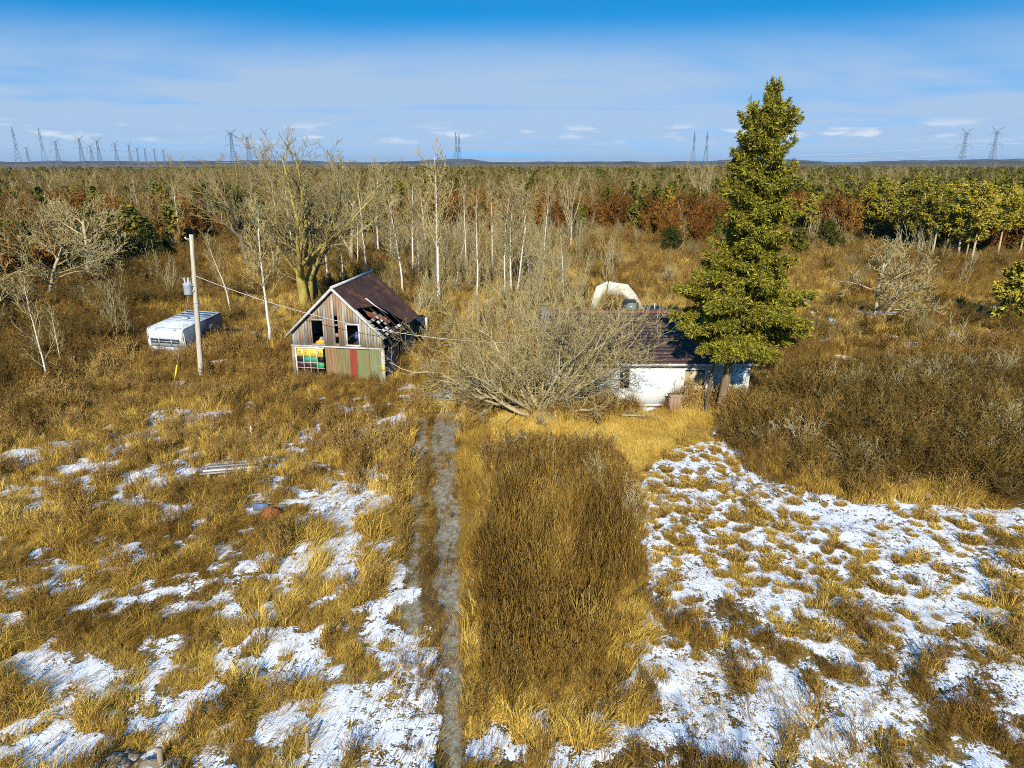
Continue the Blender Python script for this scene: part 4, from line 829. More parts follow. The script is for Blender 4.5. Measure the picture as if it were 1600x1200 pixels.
# ---- conifers
def sprays(mb, rng, C, D, size, per=6, wid=.2, spread=.65):   # tufts of needle fingers along twigs: points C, directions D
    n = len(C); C = np.repeat(C, per, 0); D = np.repeat(D, per, 0); m = n * per
    d_ = D + rng.normal(0, spread, (m, 3)); d_ /= np.linalg.norm(d_, axis=1, keepdims=True)
    s_ = (np.repeat(size, per) * rng.uniform(.55, 1.25, m))[:, None]; q = np.cross(d_, rng.normal(0, 1, (m, 3))); q /= np.linalg.norm(q, axis=1, keepdims=True)
    w_ = q * s_ * wid; V = np.stack([C - w_ * .4, C + w_ * .4, C + d_ * s_ * .5 + w_, C + d_ * s_, C + d_ * s_ * .5 - w_], 1).reshape(-1, 3)
    mb.add(V, np.arange(m * 5).reshape(-1, 5)[:, [0, 1, 2, 3, 4]]); return mb
def conifer(seed, Ht, z0, prof, nb, per_len, size, tr=.3, lean=0.0, droop=.25, upend=.1, per=6, bow=0, wid=.2, jag=.25, spread=.65, gaps=0.0):
    """trunk and limbs, needles; prof gives the crown radius for height fraction"""
    rng = np.random.default_rng(seed); tk = MB(); zs = np.linspace(-.2, Ht, 14); ax = lambda z: lean * (np.clip(z, 0, None) / Ht) ** 1.1 + bow * np.sin(np.clip(z, 0, None) / Ht * 5)
    tk.tubes([np.stack([ax(zs), 0 * zs, zs], -1)], [tr * (1 - zs / Ht * .93)], 9); lb = MB(); C = []; D = []; SZ = []
    for k in range(nb):
        f = ((k + rng.uniform(0, 1)) / nb); f = f ** 1.15; z = z0 + (Ht - z0) * f * .985; a = k * 2.399 + rng.normal(0, .5)
        if gaps and rng.random() < gaps * (1 - f) * (0.4 + f): continue
        rl = np.interp(f, *prof) * (1 + np.clip(rng.normal(0, jag), -.6, .28)); rl = max(rl, .15); u_ = np.array([math.cos(a), math.sin(a), 0])
        t = np.linspace(0, 1, 7); zz_ = z + rl * ((.30 + .5 * f) * t - droop * (1.15 - f) * t ** 2 * 1.6 + upend * t ** 3)
        P = np.array([ax(z), 0, 0])[None] + u_[None] * (rl * t)[:, None]; P[:, 2] = np.maximum(zz_, .15)
        lb.tubes([P], [np.interp(t, [0, 1], [.02 + .012 * rl, .008])], 3)
        m = max(4, int(per_len * rl * (1 + .35 * rl))); tt = rng.uniform(.12, 1, m) ** .75
        base = np.stack([np.interp(tt, t, P[:, j]) for j in range(3)], -1); sd = np.array([-u_[1], u_[0], 0]); off = rng.uniform(-1, 1, m) * (.42 * rl * (1.08 - tt) + .10)
        p = base + sd[None] * off[:, None]; p[:, 2] += rng.normal(0, .10, m) - np.abs(off) * .22; p[:, 2] = np.maximum(p[:, 2], .15)
        C.append(p); D.append(u_[None] * .8 + sd[None] * np.sign(off)[:, None] * .5 + np.array([0, 0, -.12 + .3 * f])[None]); SZ.append(np.full(m, size) * rng.uniform(.75, 1.2, m))
    nd_ = MB(); sprays(nd_, rng, np.concatenate(C), np.concatenate(D), np.concatenate(SZ), per, wid, spread)
    return tk.mesh('trunk', True), lb.mesh('limbs'), nd_.mesh('needles')
x, y = G(1122, 655); SH = ON(1212, 124, y)[1]
spm = conifer(5, SH, 3.9, ([0, .05, .17, .26, .33, .45, .575, .695, .81, .91, 1], [2.1, 2.6, 2.8, 2.2, 1.75, 1.7, 1.55, 1.15, 1.2, .5, .05]), 290, 36, .21, .24, 1.35, .26, .12, 8, .12, .10, .34, .75, .42)
spr = tag(empty('spruce_tree', (x, y, gz(x, y))), 'great olive green spruce towering over the white house', 'tree')
for nm, me, m in zip(('trunk', 'limbs', 'crown'), spm, (mat_n('spruce_bark', (.24, .165, .085), (.13, .09, .05), 2., .9, 0, (3, 3, .6), .6), V_['dark'], V_['spruce'])): me.materials.append(m); link(nm, me, spr)
dt = MB().tubes([[(-.62, .25, -.2), (-.55, .25, 1.5), (-.35, .2, 3.4)]], [[.12, .10, .07]], 8).build('trunk_shadow_stem', V_['dark'], spr)  # dark stem put in where the trunk's shadow falls on the wall
# pines on the right, pale bare trunks under bushy tops
pines = [conifer(30 + i, 10, 3.0 + .6 * i, ([0, .25, .5, .8, 1], [1.1, 1.6, 1.35, .8, .12]), 42, 11, .38, .13, .15 * (i - 1), .05, .25, 7, .08, .13, .35, .9, .2) for i in range(3)]
pk = [(1313, 372, 292), (1403, 398, 280), (1421, 388, 287), (1432, 402, 276), (1455, 406, 284), (1496, 410, 280), (1508, 411, 290), (1516, 413, 277), (1556, 412, 282), (1345, 380, 283), (1375, 384, 275), (1590, 405, 284), (1478, 396, 277), (1535, 396, 286), (1262, 378, 300)]
pl_ = ['first pine of the row, standing apart nearest the spruce', 'pine with a pale trunk above the apple tree crown, third in the row', 'slim pine squeezed behind the apple tree, between two pale trunks', 'tall pine with a straight pale trunk right of the apple tree top', 'pine with the longest bare trunk at the middle of the row', 'first of three pines standing close together on the right', 'middle and shortest of three close pines on the right', 'last and tallest of three close pines on the right', 'pine with twin low trunks beyond the three close pines', 'second pine of the row counted from the spruce', 'dense topped pine behind the apple tree, left of its crown', 'pine at the right edge of the row, half cut by the frame', 'pine set back between the long trunked pine and the three close ones', 'pine set back right behind the three close ones', 'small pine partly behind the right flank of the spruce']
for i, ((x, y, tp), lb) in enumerate(zip(pk, pl_)):
    o = place_tree('pine_tree', pines[i % 3], (V_['pale'], V_['pale'], V_['pine']), x, y, tp, lb, i * 1.7, 10.3, 'pines at the wood edge on the right', hscale=1.25)
bushp = [conifer(50 + i, 5, .3, ([0, .25, .6, 1], [1.7, 1.8, 1.2, .15]), 90, 11, .40, .09, 0, .1, .2, 6, .0, .18, .3, .9) for i in range(2)]
for (x, y, tp, v, lb, m) in ((1590, 506, 400, 0, 'bushy young pine cut by the right edge of the frame', 'pine'), (962, 352, 305, 1, 'small round fir right of the elm at the wood edge', 'farcon'), (1010, 350, 300, 0, 'small fir midway between the elm and the spruce', 'farcon'), (1062, 350, 306, 1, 'small fir just left of the fan topped tree', 'farcon'), (1046, 402, 352, 0, 'dark low cedar at the meadow edge left of the spruce', 'cedar'),
    (235, 412, 352, 0, 'dark cedar nearest the utility pole in the left clump', 'cedar'), (205, 418, 362, 1, 'dark cedar in the middle of the left clump', 'cedar'), (262, 405, 362, 1, 'low cedar leaning out of the left clump towards the pole', 'cedar'), (165, 430, 378, 0, 'low dark cedar at the left end of the clump', 'cedar'), (1245, 405, 352, 1, 'dark young conifer tucked behind the spruce flank', 'farcon'), (1290, 398, 340, 0, 'young conifer before the first pine of the row', 'farcon'), (1555, 395, 340, 1, 'low conifer between the pine trunks on the right', 'cedar')):
    place_tree('young_conifer', bushp[v], (V_['dark'], V_['dark'], V_[m]), x, y, tp, lb, v * 2.0 + x, 5.1)

# ================================================================ GRASS, BRUSH, FOREST (nobody could count these)
rng = np.random.default_rng(7)
T = {}
for i in range(4):
    T['up', i] = template('tuft', blades(MB(), rng, 60, .20, .16, .62, .012, .6, .5), VEG['straw'])
    mb = blades(MB(), rng, 50, .22, .30, .75, .012, .9, .85, (1.9, 0)); T['mat', i] = template('matted', blades(mb, rng, 14, .2, .15, .45, .012, .6, .3), VEG['straw'])
    mb = blades(MB(), rng, 16, .2, .2, .5, .014, .6, .4); rg = random.Random(300 + i); out = [[], [], []]
    for k in range(9): grow(rg, out, (rg.uniform(-.2, .2), rg.uniform(-.2, .2), 0), _nz((rg.gauss(0, .16), rg.gauss(0, .16), 1)), rg.uniform(.4, .85), .009, 0, dict(seg=(4, 3), wander=(.05, .1), trop=(.02, .1), end=(.4, .4), nch=(6,), start=(.5,), ang=(.6,), ratio=(.28,), fall=(.3,), rr=(.7,)))
    for k, its in enumerate(out[:2]): mb.tubes([a for a, b in its], np.maximum([b for a, b in its], .005), 3)
    tips = np.array([a[-1] for a, b in out[1]]); flecks(mb, rng, tips + rng.normal(0, .02, (len(tips), 3)), .024); T['weed', i] = template('weed', mb, VEG['weed'])
    T['short', i] = template('short', blades(MB(), rng, 70, .34, .08, .28, .012, .9, .6), VEG['straw'])
    n = 16; a = np.arange(n) * 2 * math.pi / n; V = []
    for r_, z in ((.20, -.06), (.17, .02), (.10, .06), (.04, .08)):
        rr = r_ * (1 + .18 * np.sin(a * 2 + i) + rng.normal(0, .06, n)); V.append(np.stack([rr * np.cos(a), rr * np.sin(a), np.full(n, z)], -1))
    V = np.concatenate(V); j = np.arange(n); f = np.concatenate([np.stack([r_ * n + j, r_ * n + (j + 1) % n, (r_ + 1) * n + (j + 1) % n, (r_ + 1) * n + j], -1) for r_ in range(3)])
    mb = MB().add(V, f); mb.f.append(np.array([3 * n + j])); T['tuss', i] = template('tussock', blades(mb, rng, 210, .24, .12, .34, .018, 1.6, .8, (0, 0), .03), VEG['straw'])
    mb = MB(); out = [[], [], []]; rg = random.Random(400 + i)
    for k in range(11): grow(rg, out, (rg.uniform(-.25, .25), rg.uniform(-.25, .25), 0), _nz((rg.gauss(0, .13), rg.gauss(0, .13), 1)), rg.uniform(1.3, 2.3), .013, 0, dict(seg=(6, 4), wander=(.035, .07), trop=(.03, .12), end=(.35, .4), nch=(7,), start=(.25,), ang=(.45,), ratio=(.32,), fall=(.4,), rr=(.75,)))
    for k, its in enumerate(out[:2]): mb.tubes([a for a, b in its], np.maximum([b for a, b in its], .008), 3)
    T['shoot', i] = template('shoots', mb, VEG['shoots'])
    mb = MB(); out = [[], [], [], []]
    for k in range(13):
        a_ = rg.uniform(0, 6.28); e = rg.uniform(.35, 2.4); grow(rg, out, (0, 0, 0), _nz((math.cos(a_), math.sin(a_), e)), rg.uniform(1.1, 1.9), .02, 0, dict(seg=(6, 5, 3), wander=(.10, .14, .18), trop=(.03, .05, .05), end=(.4, .4, .4), nch=(8, 6), start=(.15, .1), ang=(.6, .6), ratio=(.5, .45), fall=(.4, .3), rr=(.6, .7)))
    for k, its in enumerate(out[:3]): mb.tubes([a for a, b in its], np.maximum([b for a, b in its], .0085), 3)
    ms = MB(); out2 = [[], [], []]
    for k in range(5): grow(rg, out2, (rg.uniform(-.6, .6), rg.uniform(-.6, .6), 0), _nz((rg.gauss(0, .1), rg.gauss(0, .1), 1)), rg.uniform(2.2, 4.2), .022, 0, dict(seg=(6, 4), wander=(.04, .08), trop=(.03, .12), end=(.35, .5), nch=(11,), start=(.2,), ang=(.55,), ratio=(.3,), fall=(.4,), rr=(.7,)))
    for k, its in enumerate(out2[:2]): ms.tubes([a for a, b in its], np.maximum([b for a, b in its], .013), 3)
    T['sap', i] = template('saplings', ms, VEG['greytwig']); T['bush', i] = template('bush', mb, VEG['brush']); mg = MB(); mg.v, mg.f, mg.n = list(mb.v), list(mb.f), mb.n; T['grey', i] = template('grey', mg, VEG['greytwig'])
    ml = MB(); pts_ = np.array([p for its in out[1:3] for a, b in its for p in a[1:]]); flecks(ml, rng, pts_[rng.integers(0, len(pts_), 700)] + rng.normal(0, .06, (700, 3)), .045)
    T['leafy', i] = two_mat(mg, ml, 'leafy', VEG['brush'], VEG['leaf'])
for i in range(4): T['straw', i] = template('straws', blades(blades(MB(), rng, 9, .5, .16, .5, .011, .9, .95, (2.6, 0)), rng, 4, .5, .10, .30, .011, .5, .3), VEG['straw'])
KEY = ['up', 'mat', 'weed', 'short', 'tuss']
def put(name, label, keys, X, Y, kind, rot, scl, tint, zoff=0.0):
    tm = [T[k, i] for k in keys for i in range(4)]; n = len(X); sc3 = scl if np.ndim(scl) == 2 else np.repeat(np.asarray(scl)[:, None], 3, 1)
    return scatter(name, label, tm, np.stack([X, Y, hgt(X, Y) + zoff], -1), rot, sc3, np.asarray(kind) * 4 + rng.integers(0, 4, n), np.clip(tint, 0, 1))
def turn(n, tilt=.12): return np.stack([rng.normal(0, tilt, n), rng.normal(0, tilt, n), rng.uniform(0, 6.283, n)], -1)
# buildings, trailer and trunk feet stay free of plants
hx0, hx1 = X0 - .2, X1 + .2
def free(X, Y):
    b = (X > hx0) & (X < hx1) & (Y > HY - .15) & (Y < 47.3)
    c_, s_ = math.cos(-brz), math.sin(-brz); u_ = (X - Ax) * c_ - (Y - Ay) * s_; v_ = (X - Ax) * s_ + (Y - Ay) * c_
    b |= (u_ > -.1) & (u_ < BW + .1) & (v_ > -.05) & (v_ < DP + .1)
    b |= (np.abs(X - fx - .3) < 1.35) & (Y > fy + .1) & (Y < fy + 6.6)
    return ~b
# --- near field
NC = 165000; Y = np.sqrt(rng.uniform(11.2 ** 2, 50 ** 2, NC)); X = rng.uniform(-1, 1, NC) * (Y * .76 + 3)
S, px, py = snow_field(X, Y); ok = free(X, Y)
inT = inpoly(px, py, THICKET); inG = inpoly(px, py, GOLD); inR = inpoly(px, py, RIGHT_SNOW); inB = inpoly(px, py, BRUSH_R); inD = inpoly(px, py, DRIVE); tr1 = inpoly(px, py, TRACK_R); tr2 = inpoly(px, py, TRACK_L); inDL = inpoly(px, py, DARK_L)
lf = fbm(X / 3.5, Y / 3.5, 51, 3); mf = fbm(X / 1.2, Y / 1.2, 61, 3); u = rng.uniform(0, 1, NC)
pr = np.clip(sst(-S, -.06, .30) * .62 + .06, 0, 1)
pr = np.where(inR, np.clip(sst(-S, -.04, .22) * .6 + .02 + .05 * sst(py, 880, 1000), 0, 1), pr); pr = np.where(inG, .95, pr); pr = np.where(inT, .35, pr); pr = np.where(inB, .55, pr)
pr = np.where(inD, .42 + .3 * mf, pr); pr = np.where(tr1, .10, pr); pr = np.where(tr2, .07, pr)
pr = pr * np.clip(1.25 - Y / 110, .6, 1)
keep = ok & (u < pr); r2 = rng.uniform(0, 1, NC)
upper = sst(-py, -800, -720); wU = .34 + .28 * upper + .15 * lf; wM = .46 * (1 - upper) + .04; wW = .10 + .16 * upper + .15 * lf
kind = np.where(r2 < wM, 1, np.where(r2 < wM + wU, 0, np.where(r2 < wM + wU + wW, 2, 3)))
kind = np.where(inR, np.where(r2 < .50, 2, np.where(r2 < .68, 1, np.where(r2 < .86, 0, 3))), kind)
kind = np.where(inG, np.where(r2 < .45, 0, 3), kind); kind = np.where(inD | tr1 | tr2, np.where(r2 < .85, 3, 2), kind)
kind = np.where((S > .12) & ~inD & ~inG, np.where(r2 < .4, 3, np.where((r2 < .75) & ~inR, 1, 0)), kind)
rot = turn(NC); ma = math.atan2(SDY, SDX) + .8 * lf + .6 * mf + rng.normal(0, .5, NC); rot[:, 2] = np.where(kind == 1, np.where(inR, ma + 2.6, ma), rot[:, 2])
# wind leans the standing tufts a little to the right
cl = fbm(X / 1.6, Y / 1.6, 57, 2); scl = rng.uniform(.45, 1.1, NC) * (1 + .2 * lf) * np.clip(1 + .9 * cl, .45, 1.7); scl = np.where(inG, scl * .6, scl); scl = np.where((kind == 2) & inR, scl * .7, scl); scl = np.where((S > .12) & ~inD, scl * .55, scl); scl = np.where(inD, scl * .55, scl)
scl = scl * np.clip(.8 + Y / 90, 1, 1.3); scl = np.where((px > 440) & (px < 615) & (py > 575) & (py < 640), scl * .6, scl)
tint = .50 + .46 * lf + .34 * mf + .25 * cl + rng.normal(0, .12, NC) + np.where(kind == 0, .08, 0); tint = np.where(inG, np.where(px < 765, .36, .80) + .35 * mf + .2 * cl, tint); tint = np.where(inD, .30 + .25 * mf, tint); tint = np.where(inDL, tint - .25, tint); tint = np.where(inR, tint - .10 - .06 * sst(py, 900, 1000), tint)
for (cx, cy, rr_, k) in ((335, 690, 60, .4), (440, 735, 50, .25), (600, 705, 35, .4), (130, 650, 90, .25), (490, 620, 90, -.22), (430, 830, 90, -.15), (180, 900, 150, -.12), (680, 930, 40, -.05)):
    tint = tint + k * np.exp(-((px - cx) ** 2 + ((py - cy) * 1.8) ** 2) / rr_ ** 2)
put('grass', 'dry golden and brown grass covering the field', KEY[:4], X[keep], Y[keep], kind[keep], rot[keep], scl[keep], tint[keep])
st_ = ok & (S > -.02) & (rng.uniform(0, 1, NC) < np.where(inpoly(px, py, SMOOTH), .025, np.where(inR & (py < 930), .045, .10))) & ~tr1 & ~inG; n_ = int(st_.sum())
rs = turn(n_, .05); rs[:, 2] = ma[st_] + np.where(inR[st_], 2.6, 0)
put('grass', 'thin broken straws lying on and poking through the snow', ['straw'], X[st_], Y[st_], np.zeros(n_, int), rs, rng.uniform(.6, 1.3, n_), .38 + .3 * mf[st_] + rng.normal(0, .2, n_), .03)
# --- tussocks standing out of the snow
NT = 5200; X = rng.uniform(4, 24, NT); Y = rng.uniform(16, 36, NT); px, py = PX(X, Y)
sel = inpoly(px, py, RIGHT_SNOW); pt = np.where(inpoly(px, py, TUSSOCK), .62, .16); pt = np.where(inpoly(px, py, SMOOTH), .05, pt) * np.clip(1.0 + 1.1 * fbm(X / 1.5, Y / 1.5, 71, 2), .1, 1.6)
cells = {}; kp = []
for i in np.nonzero(sel & (rng.uniform(0, 1, NT) < pt))[0]:
    c_ = (int(X[i] / .48), int(Y[i] / .48))
    if c_ in cells: continue
    cells[c_] = 1; kp.append(i)
kp = np.array(kp); n = len(kp); s1 = rng.uniform(.45, 1.0, n) * np.where(rng.uniform(0, 1, n) < .15, 1.5, 1)
put('tussock_grass', 'rounded golden grass tussocks poking through the snow', ['tuss'], X[kp], Y[kp], np.zeros(n, int), turn(n, .05), np.stack([s1 * rng.uniform(.8, 1.5, n), s1 * rng.uniform(.7, 1.1, n), s1 * .9], -1), .52 + rng.normal(0, .16, n), .03)
# --- thicket of brown shoots in the middle, bushes round it
NS = 4200; Y = rng.uniform(13, 33, NS); X = rng.uniform(-4, 8, NS); px, py = PX(X + 1.0 * fbm(X / 1.1, Y / 1.1, 82, 2) + 1.0 * vn(X / 3.2, Y / 3.2, 86), Y + 1.5 * fbm(X / .9, Y / .9, 84, 2) + 2.0 * vn(X / 3, Y / 3, 88)); i_ = inpoly(px, py, THICKET) & (rng.uniform(0, 1, NS) < .92); X, Y, px, py = X[i_], Y[i_], px[i_], py[i_]
n = len(X); ed = np.ones(n)
for dx in (-.5, 0, .5):
    for dy in (-.9, 0, .5): ed = ed + inpoly(*PX(X + dx, Y + dy), THICKET)
sz = rng.uniform(.36, .90, n) * (1 + .42 * fbm(X / 1.1, Y / 1.1, 81, 3)) * np.clip((ed - 1) / 9, .25, 1)
dk = rng.uniform(0, 1, n) < np.clip((ed - 1) / 7, .25, 1); X, Y, sz, n = X[dk], Y[dk], sz[dk], int(dk.sum())
put('undergrowth', 'dense thicket of upright brown shoots beside the driveway', ['shoot'], X, Y, np.zeros(n, int), turn(n, .06), sz, .5 + .5 * fbm(X / 1.1, Y / 2., 83, 3) + rng.normal(0, .18, n))
NB = 5200; Y = np.sqrt(rng.uniform(20 ** 2, 49 ** 2, NB)); X = rng.uniform(2, 1.0 * 40, NB); px, py = PX(X, Y); i_ = inpoly(px, py, BRUSH_R) & free(X, Y) & (rng.uniform(0, 1, NB) < .5 + .35 * fbm(X / 3, Y / 3, 85, 2)); X, Y = X[i_], Y[i_]
n = len(X); put('undergrowth', 'tangled olive brown brush filling the ground right of the house', ['bush', 'grey', 'leafy'], X, Y, np.where(rng.uniform(0, 1, n) < .78, 0, np.where(rng.uniform(0, 1, n) < .45, 1, 2)), turn(n, .1), rng.uniform(.55, 1.1, n) * (1 + .25 * fbm(X / 2.5, Y / 2.5, 87, 2)), None if False else rng.uniform(0, 1, n))
# --- meadow and brush beyond the buildings
def edge(px): return np.interp(px, [-400, 0, 150, 250, 330, 450, 640, 860, 1000, 1060, 1240, 1300, 1400, 1600, 2000], [470, 455, 432, 402, 372, 392, 372, 372, 366, 395, 365, 382, 392, 404, 410])
NM = 60000; Y = np.sqrt(rng.uniform(46 ** 2, 150 ** 2, NM)); X = rng.uniform(-1, 1, NM) * (Y * .78 + 4); S, px, py = snow_field(X, Y); lf = fbm(X / 9, Y / 9, 91, 3)
k_ = free(X, Y) & (py > edge(px) - 8) & (rng.uniform(0, 1, NM) < np.where(S > .0, .12, .9)); X, Y, px, py, lf = X[k_], Y[k_], px[k_], py[k_], lf[k_]; n = len(X); r2 = rng.uniform(0, 1, n)
tn = .50 + .55 * lf + .35 * fbm(X / 2.5, Y / 2.5, 93, 2) + rng.normal(0, .12, n) + .18 * np.exp(-((px - 690) / 60) ** 2 - ((py - 510) / 40) ** 2) - .28 * inpoly(px, py, DARK_L) - .22 * ((px < 300) & (py < 480))
put('grass', 'brown meadow grass and weeds behind the buildings', KEY[:4], X, Y, np.where(r2 < .25, 2, np.where(r2 < .85, 0, 1)), turn(n), np.clip(1 + .9 * fbm(X / 2.4, Y / 2.4, 94, 2), .4, 1.6) * rng.uniform(.8, 1.5, n) * (1 + .2 * lf) * np.clip(Y / 60, 1, 1.6), tn)
NB = 5200; Y = np.sqrt(rng.uniform(44 ** 2, 150 ** 2, NB)); X = rng.uniform(-1, 1, NB) * (Y * .78 + 4); _, px, py = snow_field(X, Y); lf = fbm(X / 11, Y / 11, 95, 3)
dens = .10 + .22 * lf + .55 * inpoly(px, py, DARK_L) + .30 * ((px > 560) & (px < 920) & (py > 385) & (py < 520)) + .6 * ((px < 330) & (py < 500)) + .2 * ((px > 1230) & (py > 500)) + .5 * np.exp(-(py - edge(px) - 8) ** 2 / 200)
dens = np.where((px > 380) & (px < 640) & (py > 500), dens * .25, dens); dens = np.where((px > 215) & (px < 350) & (py > 480), 0, dens)
k_ = free(X, Y) & (py > edge(px) - 6) & (rng.uniform(0, 1, NB) < dens); X, Y, px, py = X[k_], Y[k_], px[k_], py[k_]; n = len(X); r2 = rng.uniform(0, 1, n); pale = (px > 600) & (px < 920)
put('undergrowth', 'bare shrubs and saplings dotting the meadow before the wood', ['bush', 'grey', 'leafy', 'sap'], X, Y, np.where(pale, np.where(r2 < .7, 3, np.where(r2 < .8, 1, 0)), np.where(r2 < .55, 0, np.where(r2 < .62, 1, np.where(r2 < .72, 3, 2)))), turn(n, .1), rng.uniform(.7, 1.4, n), rng.uniform(0, 1, n))
# leafy brush at the left edge
NB = 900; Y = rng.uniform(28, 48, NB); X = rng.uniform(-42, -20, NB); px, py = PX(X, Y); k_ = (px < 95) & (py > 560) & (py < 680) & (rng.uniform(0, 1, NB) < .55) | (inpoly(px, py, DARK_L) & (rng.uniform(0, 1, NB) < .8)); X, Y = X[k_], Y[k_]; n = len(X)
put('undergrowth', 'rust leaved brush crowding the left edge of the field', ['leafy', 'bush'], X, Y, (rng.uniform(0, 1, n) < .4).astype(int), turn(n, .1), rng.uniform(.5, .95, n), rng.uniform(0, 1, n))
# --- the forest
FT = []
def simple_conifer(seed): 
    a = conifer(seed, 8, .5, ([0, .2, .6, 1], [1.7, 1.8, 1.2, .15]), 46, 4, .62, .1, 0, .1, .2, 4, 0, .24, .3, .9); return a[2]
for i in range(3): FT.append(template('far_conifer', simple_conifer(500 + i), VEG['farcon']))
LOW = dict(seg=(6, 4, 3), wander=(.05, .1, .14), trop=(.03, .12, .06), end=(.15, .3, .5), nch=(13, 6), start=(.3, .15), ang=(.6, .6), ratio=(.34, .45), fall=(.5, .3), rr=(.45, .6))
for i in range(4):
    rg = random.Random(600 + i); out = [[], [], []]; grow(rg, out, (0, 0, 0), (0, 0, 1), 10, .10, 0, LOW); FT.append(template('far_bare', lev_mesh(list(enumerate(out)), (4, 3, 3), .028), VEG['farbare']))
for i in range(3):
    rg = random.Random(700 + i); out = [[], [], []]
    for k in range(5): grow(rg, out, (rg.uniform(-.5, .5), rg.uniform(-.5, .5), 0), _nz((rg.gauss(0, .25), rg.gauss(0, .25), 1)), rg.uniform(3.2, 5.2), .06, 0, LOW)
    mb = lev_mesh(list(enumerate(out)), (3, 3, 3), .03); pts_ = np.array([p for its in out[1:] for a, b in its for p in a[1:]]); flecks(mb, rng, pts_[rng.integers(0, len(pts_), 420)] + rng.normal(0, .12, (420, 3)), .13); FT.append(template('far_rust', mb, VEG['farrust']))
def fpts(N, d0, d1):
    Y = np.sqrt(rng.uniform(d0 ** 2, d1 ** 2, N)); X = rng.uniform(-1, 1, N) * (Y * .80 + 6); return X, Y
X1_, Y1_ = fpts(9500, 75, 240); X2_, Y2_ = fpts(15000, 240, 660); X = np.concatenate([X1_, X2_]); Y = np.concatenate([Y1_, Y2_]); px, py = PX(X, Y)
far_left = (px < 330) & (Y > 430) & (rng.uniform(0, 1, len(X)) < .75)
k_ = (py < edge(px) + 5 * fbm(X / 14, Y / 14, 99, 2)) & ~far_left; X, Y, px, py = X[k_], Y[k_], px[k_], py[k_]; n = len(X)
pc = .26 + .75 * fbm(X / 38, Y / 38, 101, 3) + .30 * sst(Y, 330, 480) + .22 * sst(px, 1150, 1350) * sst(Y, 90, 120); pru = .42 + .75 * fbm(X / 30, Y / 30, 103, 3) - .12 * sst(Y, 380, 500)
r2 = rng.uniform(0, 1, n); kd = np.where(r2 < np.clip(pc, .10, .8), 0, np.where(rng.uniform(0, 1, n) < np.clip(pru + .22, .25, .9), 2, 1))
ix = np.where(kd == 0, rng.integers(0, 3, n), np.where(kd == 1, 3 + rng.integers(0, 4, n), 7 + rng.integers(0, 3, n)))
hs_ = np.where(kd == 0, rng.uniform(.55, 1.15, n), np.where(kd == 1, rng.uniform(.55, 1.0, n), rng.uniform(.8, 1.6, n))); wide = hs_ * (1 + .35 * sst(Y, 250, 500))
hs_ = np.where(Y < 115, hs_ * .8, hs_)
scatter('forest', 'mixed wood of bare trees, rust brush and conifers stretching to the horizon', FT, np.stack([X, Y, np.zeros(n) - .1], -1), turn(n, .03), np.stack([wide, wide, hs_], -1), ix)
# grey bushes at the head of the thicket, each one to be told apart
gm = [T['grey', i].data for i in range(4)]
for (px, py, s_, v, lb) in ((862, 745, .95, 0, 'grey green lichened bush in the middle of the head of the thicket'), (830, 770, .8, 1, 'low grey bush sunk among the brown shoots, nearest the driveway side'), (945, 775, .85, 2, 'grey bush at the snow side of the head of the thicket'), (925, 715, .8, 3, 'pale bush between the thicket and the golden grass'), (790, 725, .75, 0, 'small grey bush nearest the driveway above the thicket'), (872, 790, .8, 2, 'grey bush deepest among the brown shoots'), (965, 815, .75, 1, 'dark twiggy bush on the snow edge of the thicket'), (850, 668, .55, 3, 'small pale bush at the very foot of the sprawling tree')):
    x, y = G(px, py); o = tag(link('lichened_bush', gm[v]), lb, 'bush', 'bushes at the head of the thicket'); o.location = (x, y, gz(x, y)); o.scale = (s_ * 1.1, s_ * 1.1, s_); o.rotation_euler = (0, 0, px)

# ================================================================ SMALL THINGS
def at(px, py): x, y = G(px, py); return (x, y, gz(x, y))
# plank wreck in the left field
o = tag(empty('plank_pile', at(365, 745), R(12)), 'low wreck of grey planks lying in the left field', 'planks')
for i, (a, b, c, d_, z) in enumerate(((-1.3, 1.2, -.3, -.12, .28), (-1.2, 1.4, -.08, .10, .31), (-1.0, 1.1, .14, .32, .27), (-1.4, .9, .36, .52, .30))):
    MB().box(a, b, c, d_, z, z + .05).build('plank', BD[0] if i != 1 else lathw, o)
for xx in (-1.0, .8): MB().box(xx, xx + .1, -.3, .5, .0, .268).build('bearer', BD[1], o)
t = tag(lump('rusty_barrel', at(425, 808), .42, .3, .26, rust, 9, 'rust red crumpled metal drum half buried in the left field', 'drum'), None); t.location.z += .15
p = at(408, 800); tag(MB().box(-.3, .3, -.02, .02, 0, .35).build('metal_scrap', plain('blue_scrap', (.10, .16, .30))), 'small blue metal scrap beside the rust red drum', 'scrap').location = p
for (px, py, h_, lb) in ((394, 690, .8, 'short white stake standing in the brown grass of the left field'), (480, 1165, .55, 'short tan stake near the foot of the picture')):
    s_ = tag(MB().tubes([[(0, 0, -.1), (.02, 0, h_)]], [[.045, .04]], 6, True).build('stake', lathw if h_ > .6 else BD[1]), lb, 'stake'); s_.location = at(px, py)
tag(MB().prism([(-.6, 0), (.6, 0), (.45, .28), (-.3, .4)], -.4, .4).build('tarp_heap', plain('pale_blue_tarp', (.35, .55, .62))), 'pale blue tarp heap in the brush at the far left', 'tarp').location = at(168, 460)
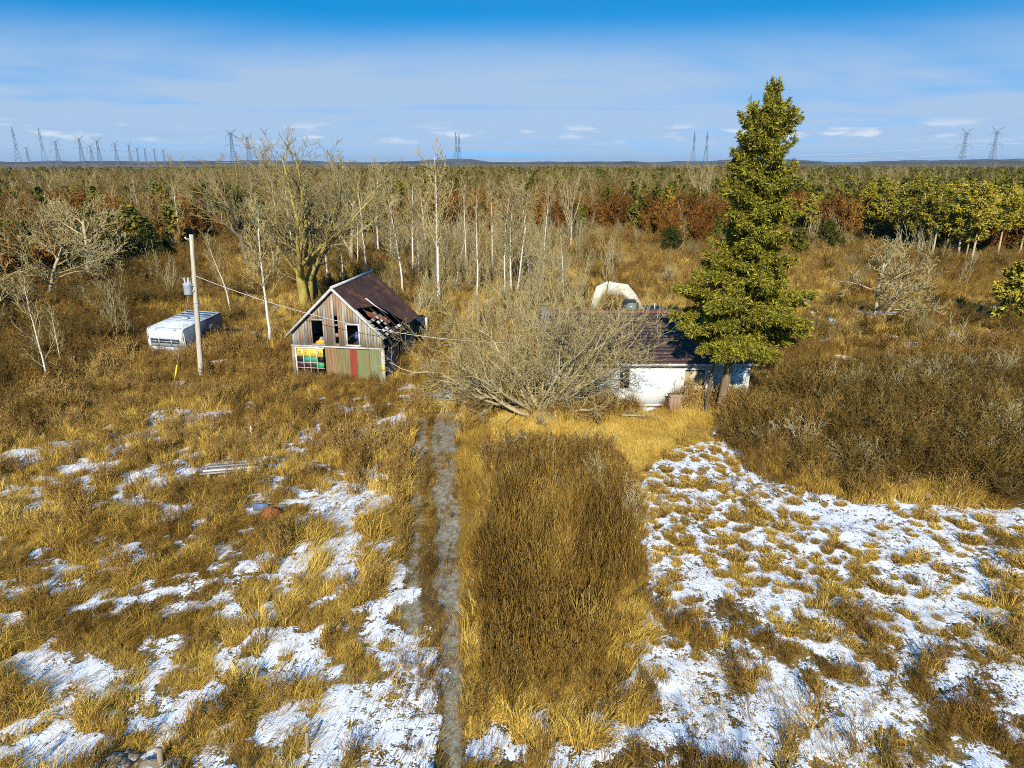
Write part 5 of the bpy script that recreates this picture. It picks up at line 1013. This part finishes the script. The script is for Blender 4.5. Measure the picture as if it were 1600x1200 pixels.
# rubble at the lower left
stone = mat_n('field_stone', (.16, .14, .11), (.28, .25, .20), 3., .9, 0, (1, 1, 1), .5, (.75, .78, .82), (.56, .66), 3.)
for i, (px, py, s_, lb) in enumerate(((200, 1178, .24, 'small round field stone in the rubble at the lower left'), (182, 1190, .34, 'largest field stone in the rubble at the lower left'), (232, 1192, .26, 'snow capped field stone beside the tan post stub'), (272, 1188, .22, 'field stone at the right end of the rubble'), (150, 1196, .26, 'field stone at the left end of the rubble'))):
    b = lump('field_stone', at(px, py), s_, s_ * .8, s_ * .6, stone, 30 + i, lb, 'stone'); b['group'] = 'stones in the lower left rubble'; b.location.z += s_ * .3
s_ = tag(MB().tubes([[(0, 0, -.1), (.03, 0, .5)]], [[.07, .065]], 7, True).build('post_stub', BD[1]), 'tan post stub standing in the rubble at the lower left', 'post'); s_.location = at(250, 1188)
# trees behind the camera that throw the blue shade on the nearest snow
for i, (x, y, s_, lb) in enumerate(((-3.2, -9.5, 1.0, 'bare roadside tree behind the viewpoint, left of the driveway'), (4.6, -8.5, 1.1, 'bare roadside tree behind the viewpoint, right of the driveway'), (11.5, -9.0, .95, 'bare roadside tree behind the viewpoint, farthest right'))):
    o = tag(empty('bare_tree', (x, y, gz(x, y)), i * 1.3), lb, 'tree'); o.scale = (.72 * s_, .72 * s_, .72 * s_)
    for nm, me in zip(('trunk', 'crown'), bigm): link(nm, me, o)

# thin winter air over the whole country, so that the far rises turn blue
hz = MB().box(-11000, 11000, -600, 13500, -8, 75).build('haze', bpy.data.materials.new('haze')); tag(hz, 'thin blue winter haze over the far country', kind='stuff')
hm = hz.data.materials[0]; hm.use_nodes = True; hm.node_tree.nodes.clear(); pv_ = hm.node_tree.nodes.new('ShaderNodeVolumePrincipled'); ho = hm.node_tree.nodes.new('ShaderNodeOutputMaterial')
pv_.inputs['Color'].default_value = (.62, .78, 1, 1); pv_.inputs['Density'].default_value = .00005; pv_.inputs['Anisotropy'].default_value = .2; hm.node_tree.links.new(pv_.outputs[0], ho.inputs['Volume'])
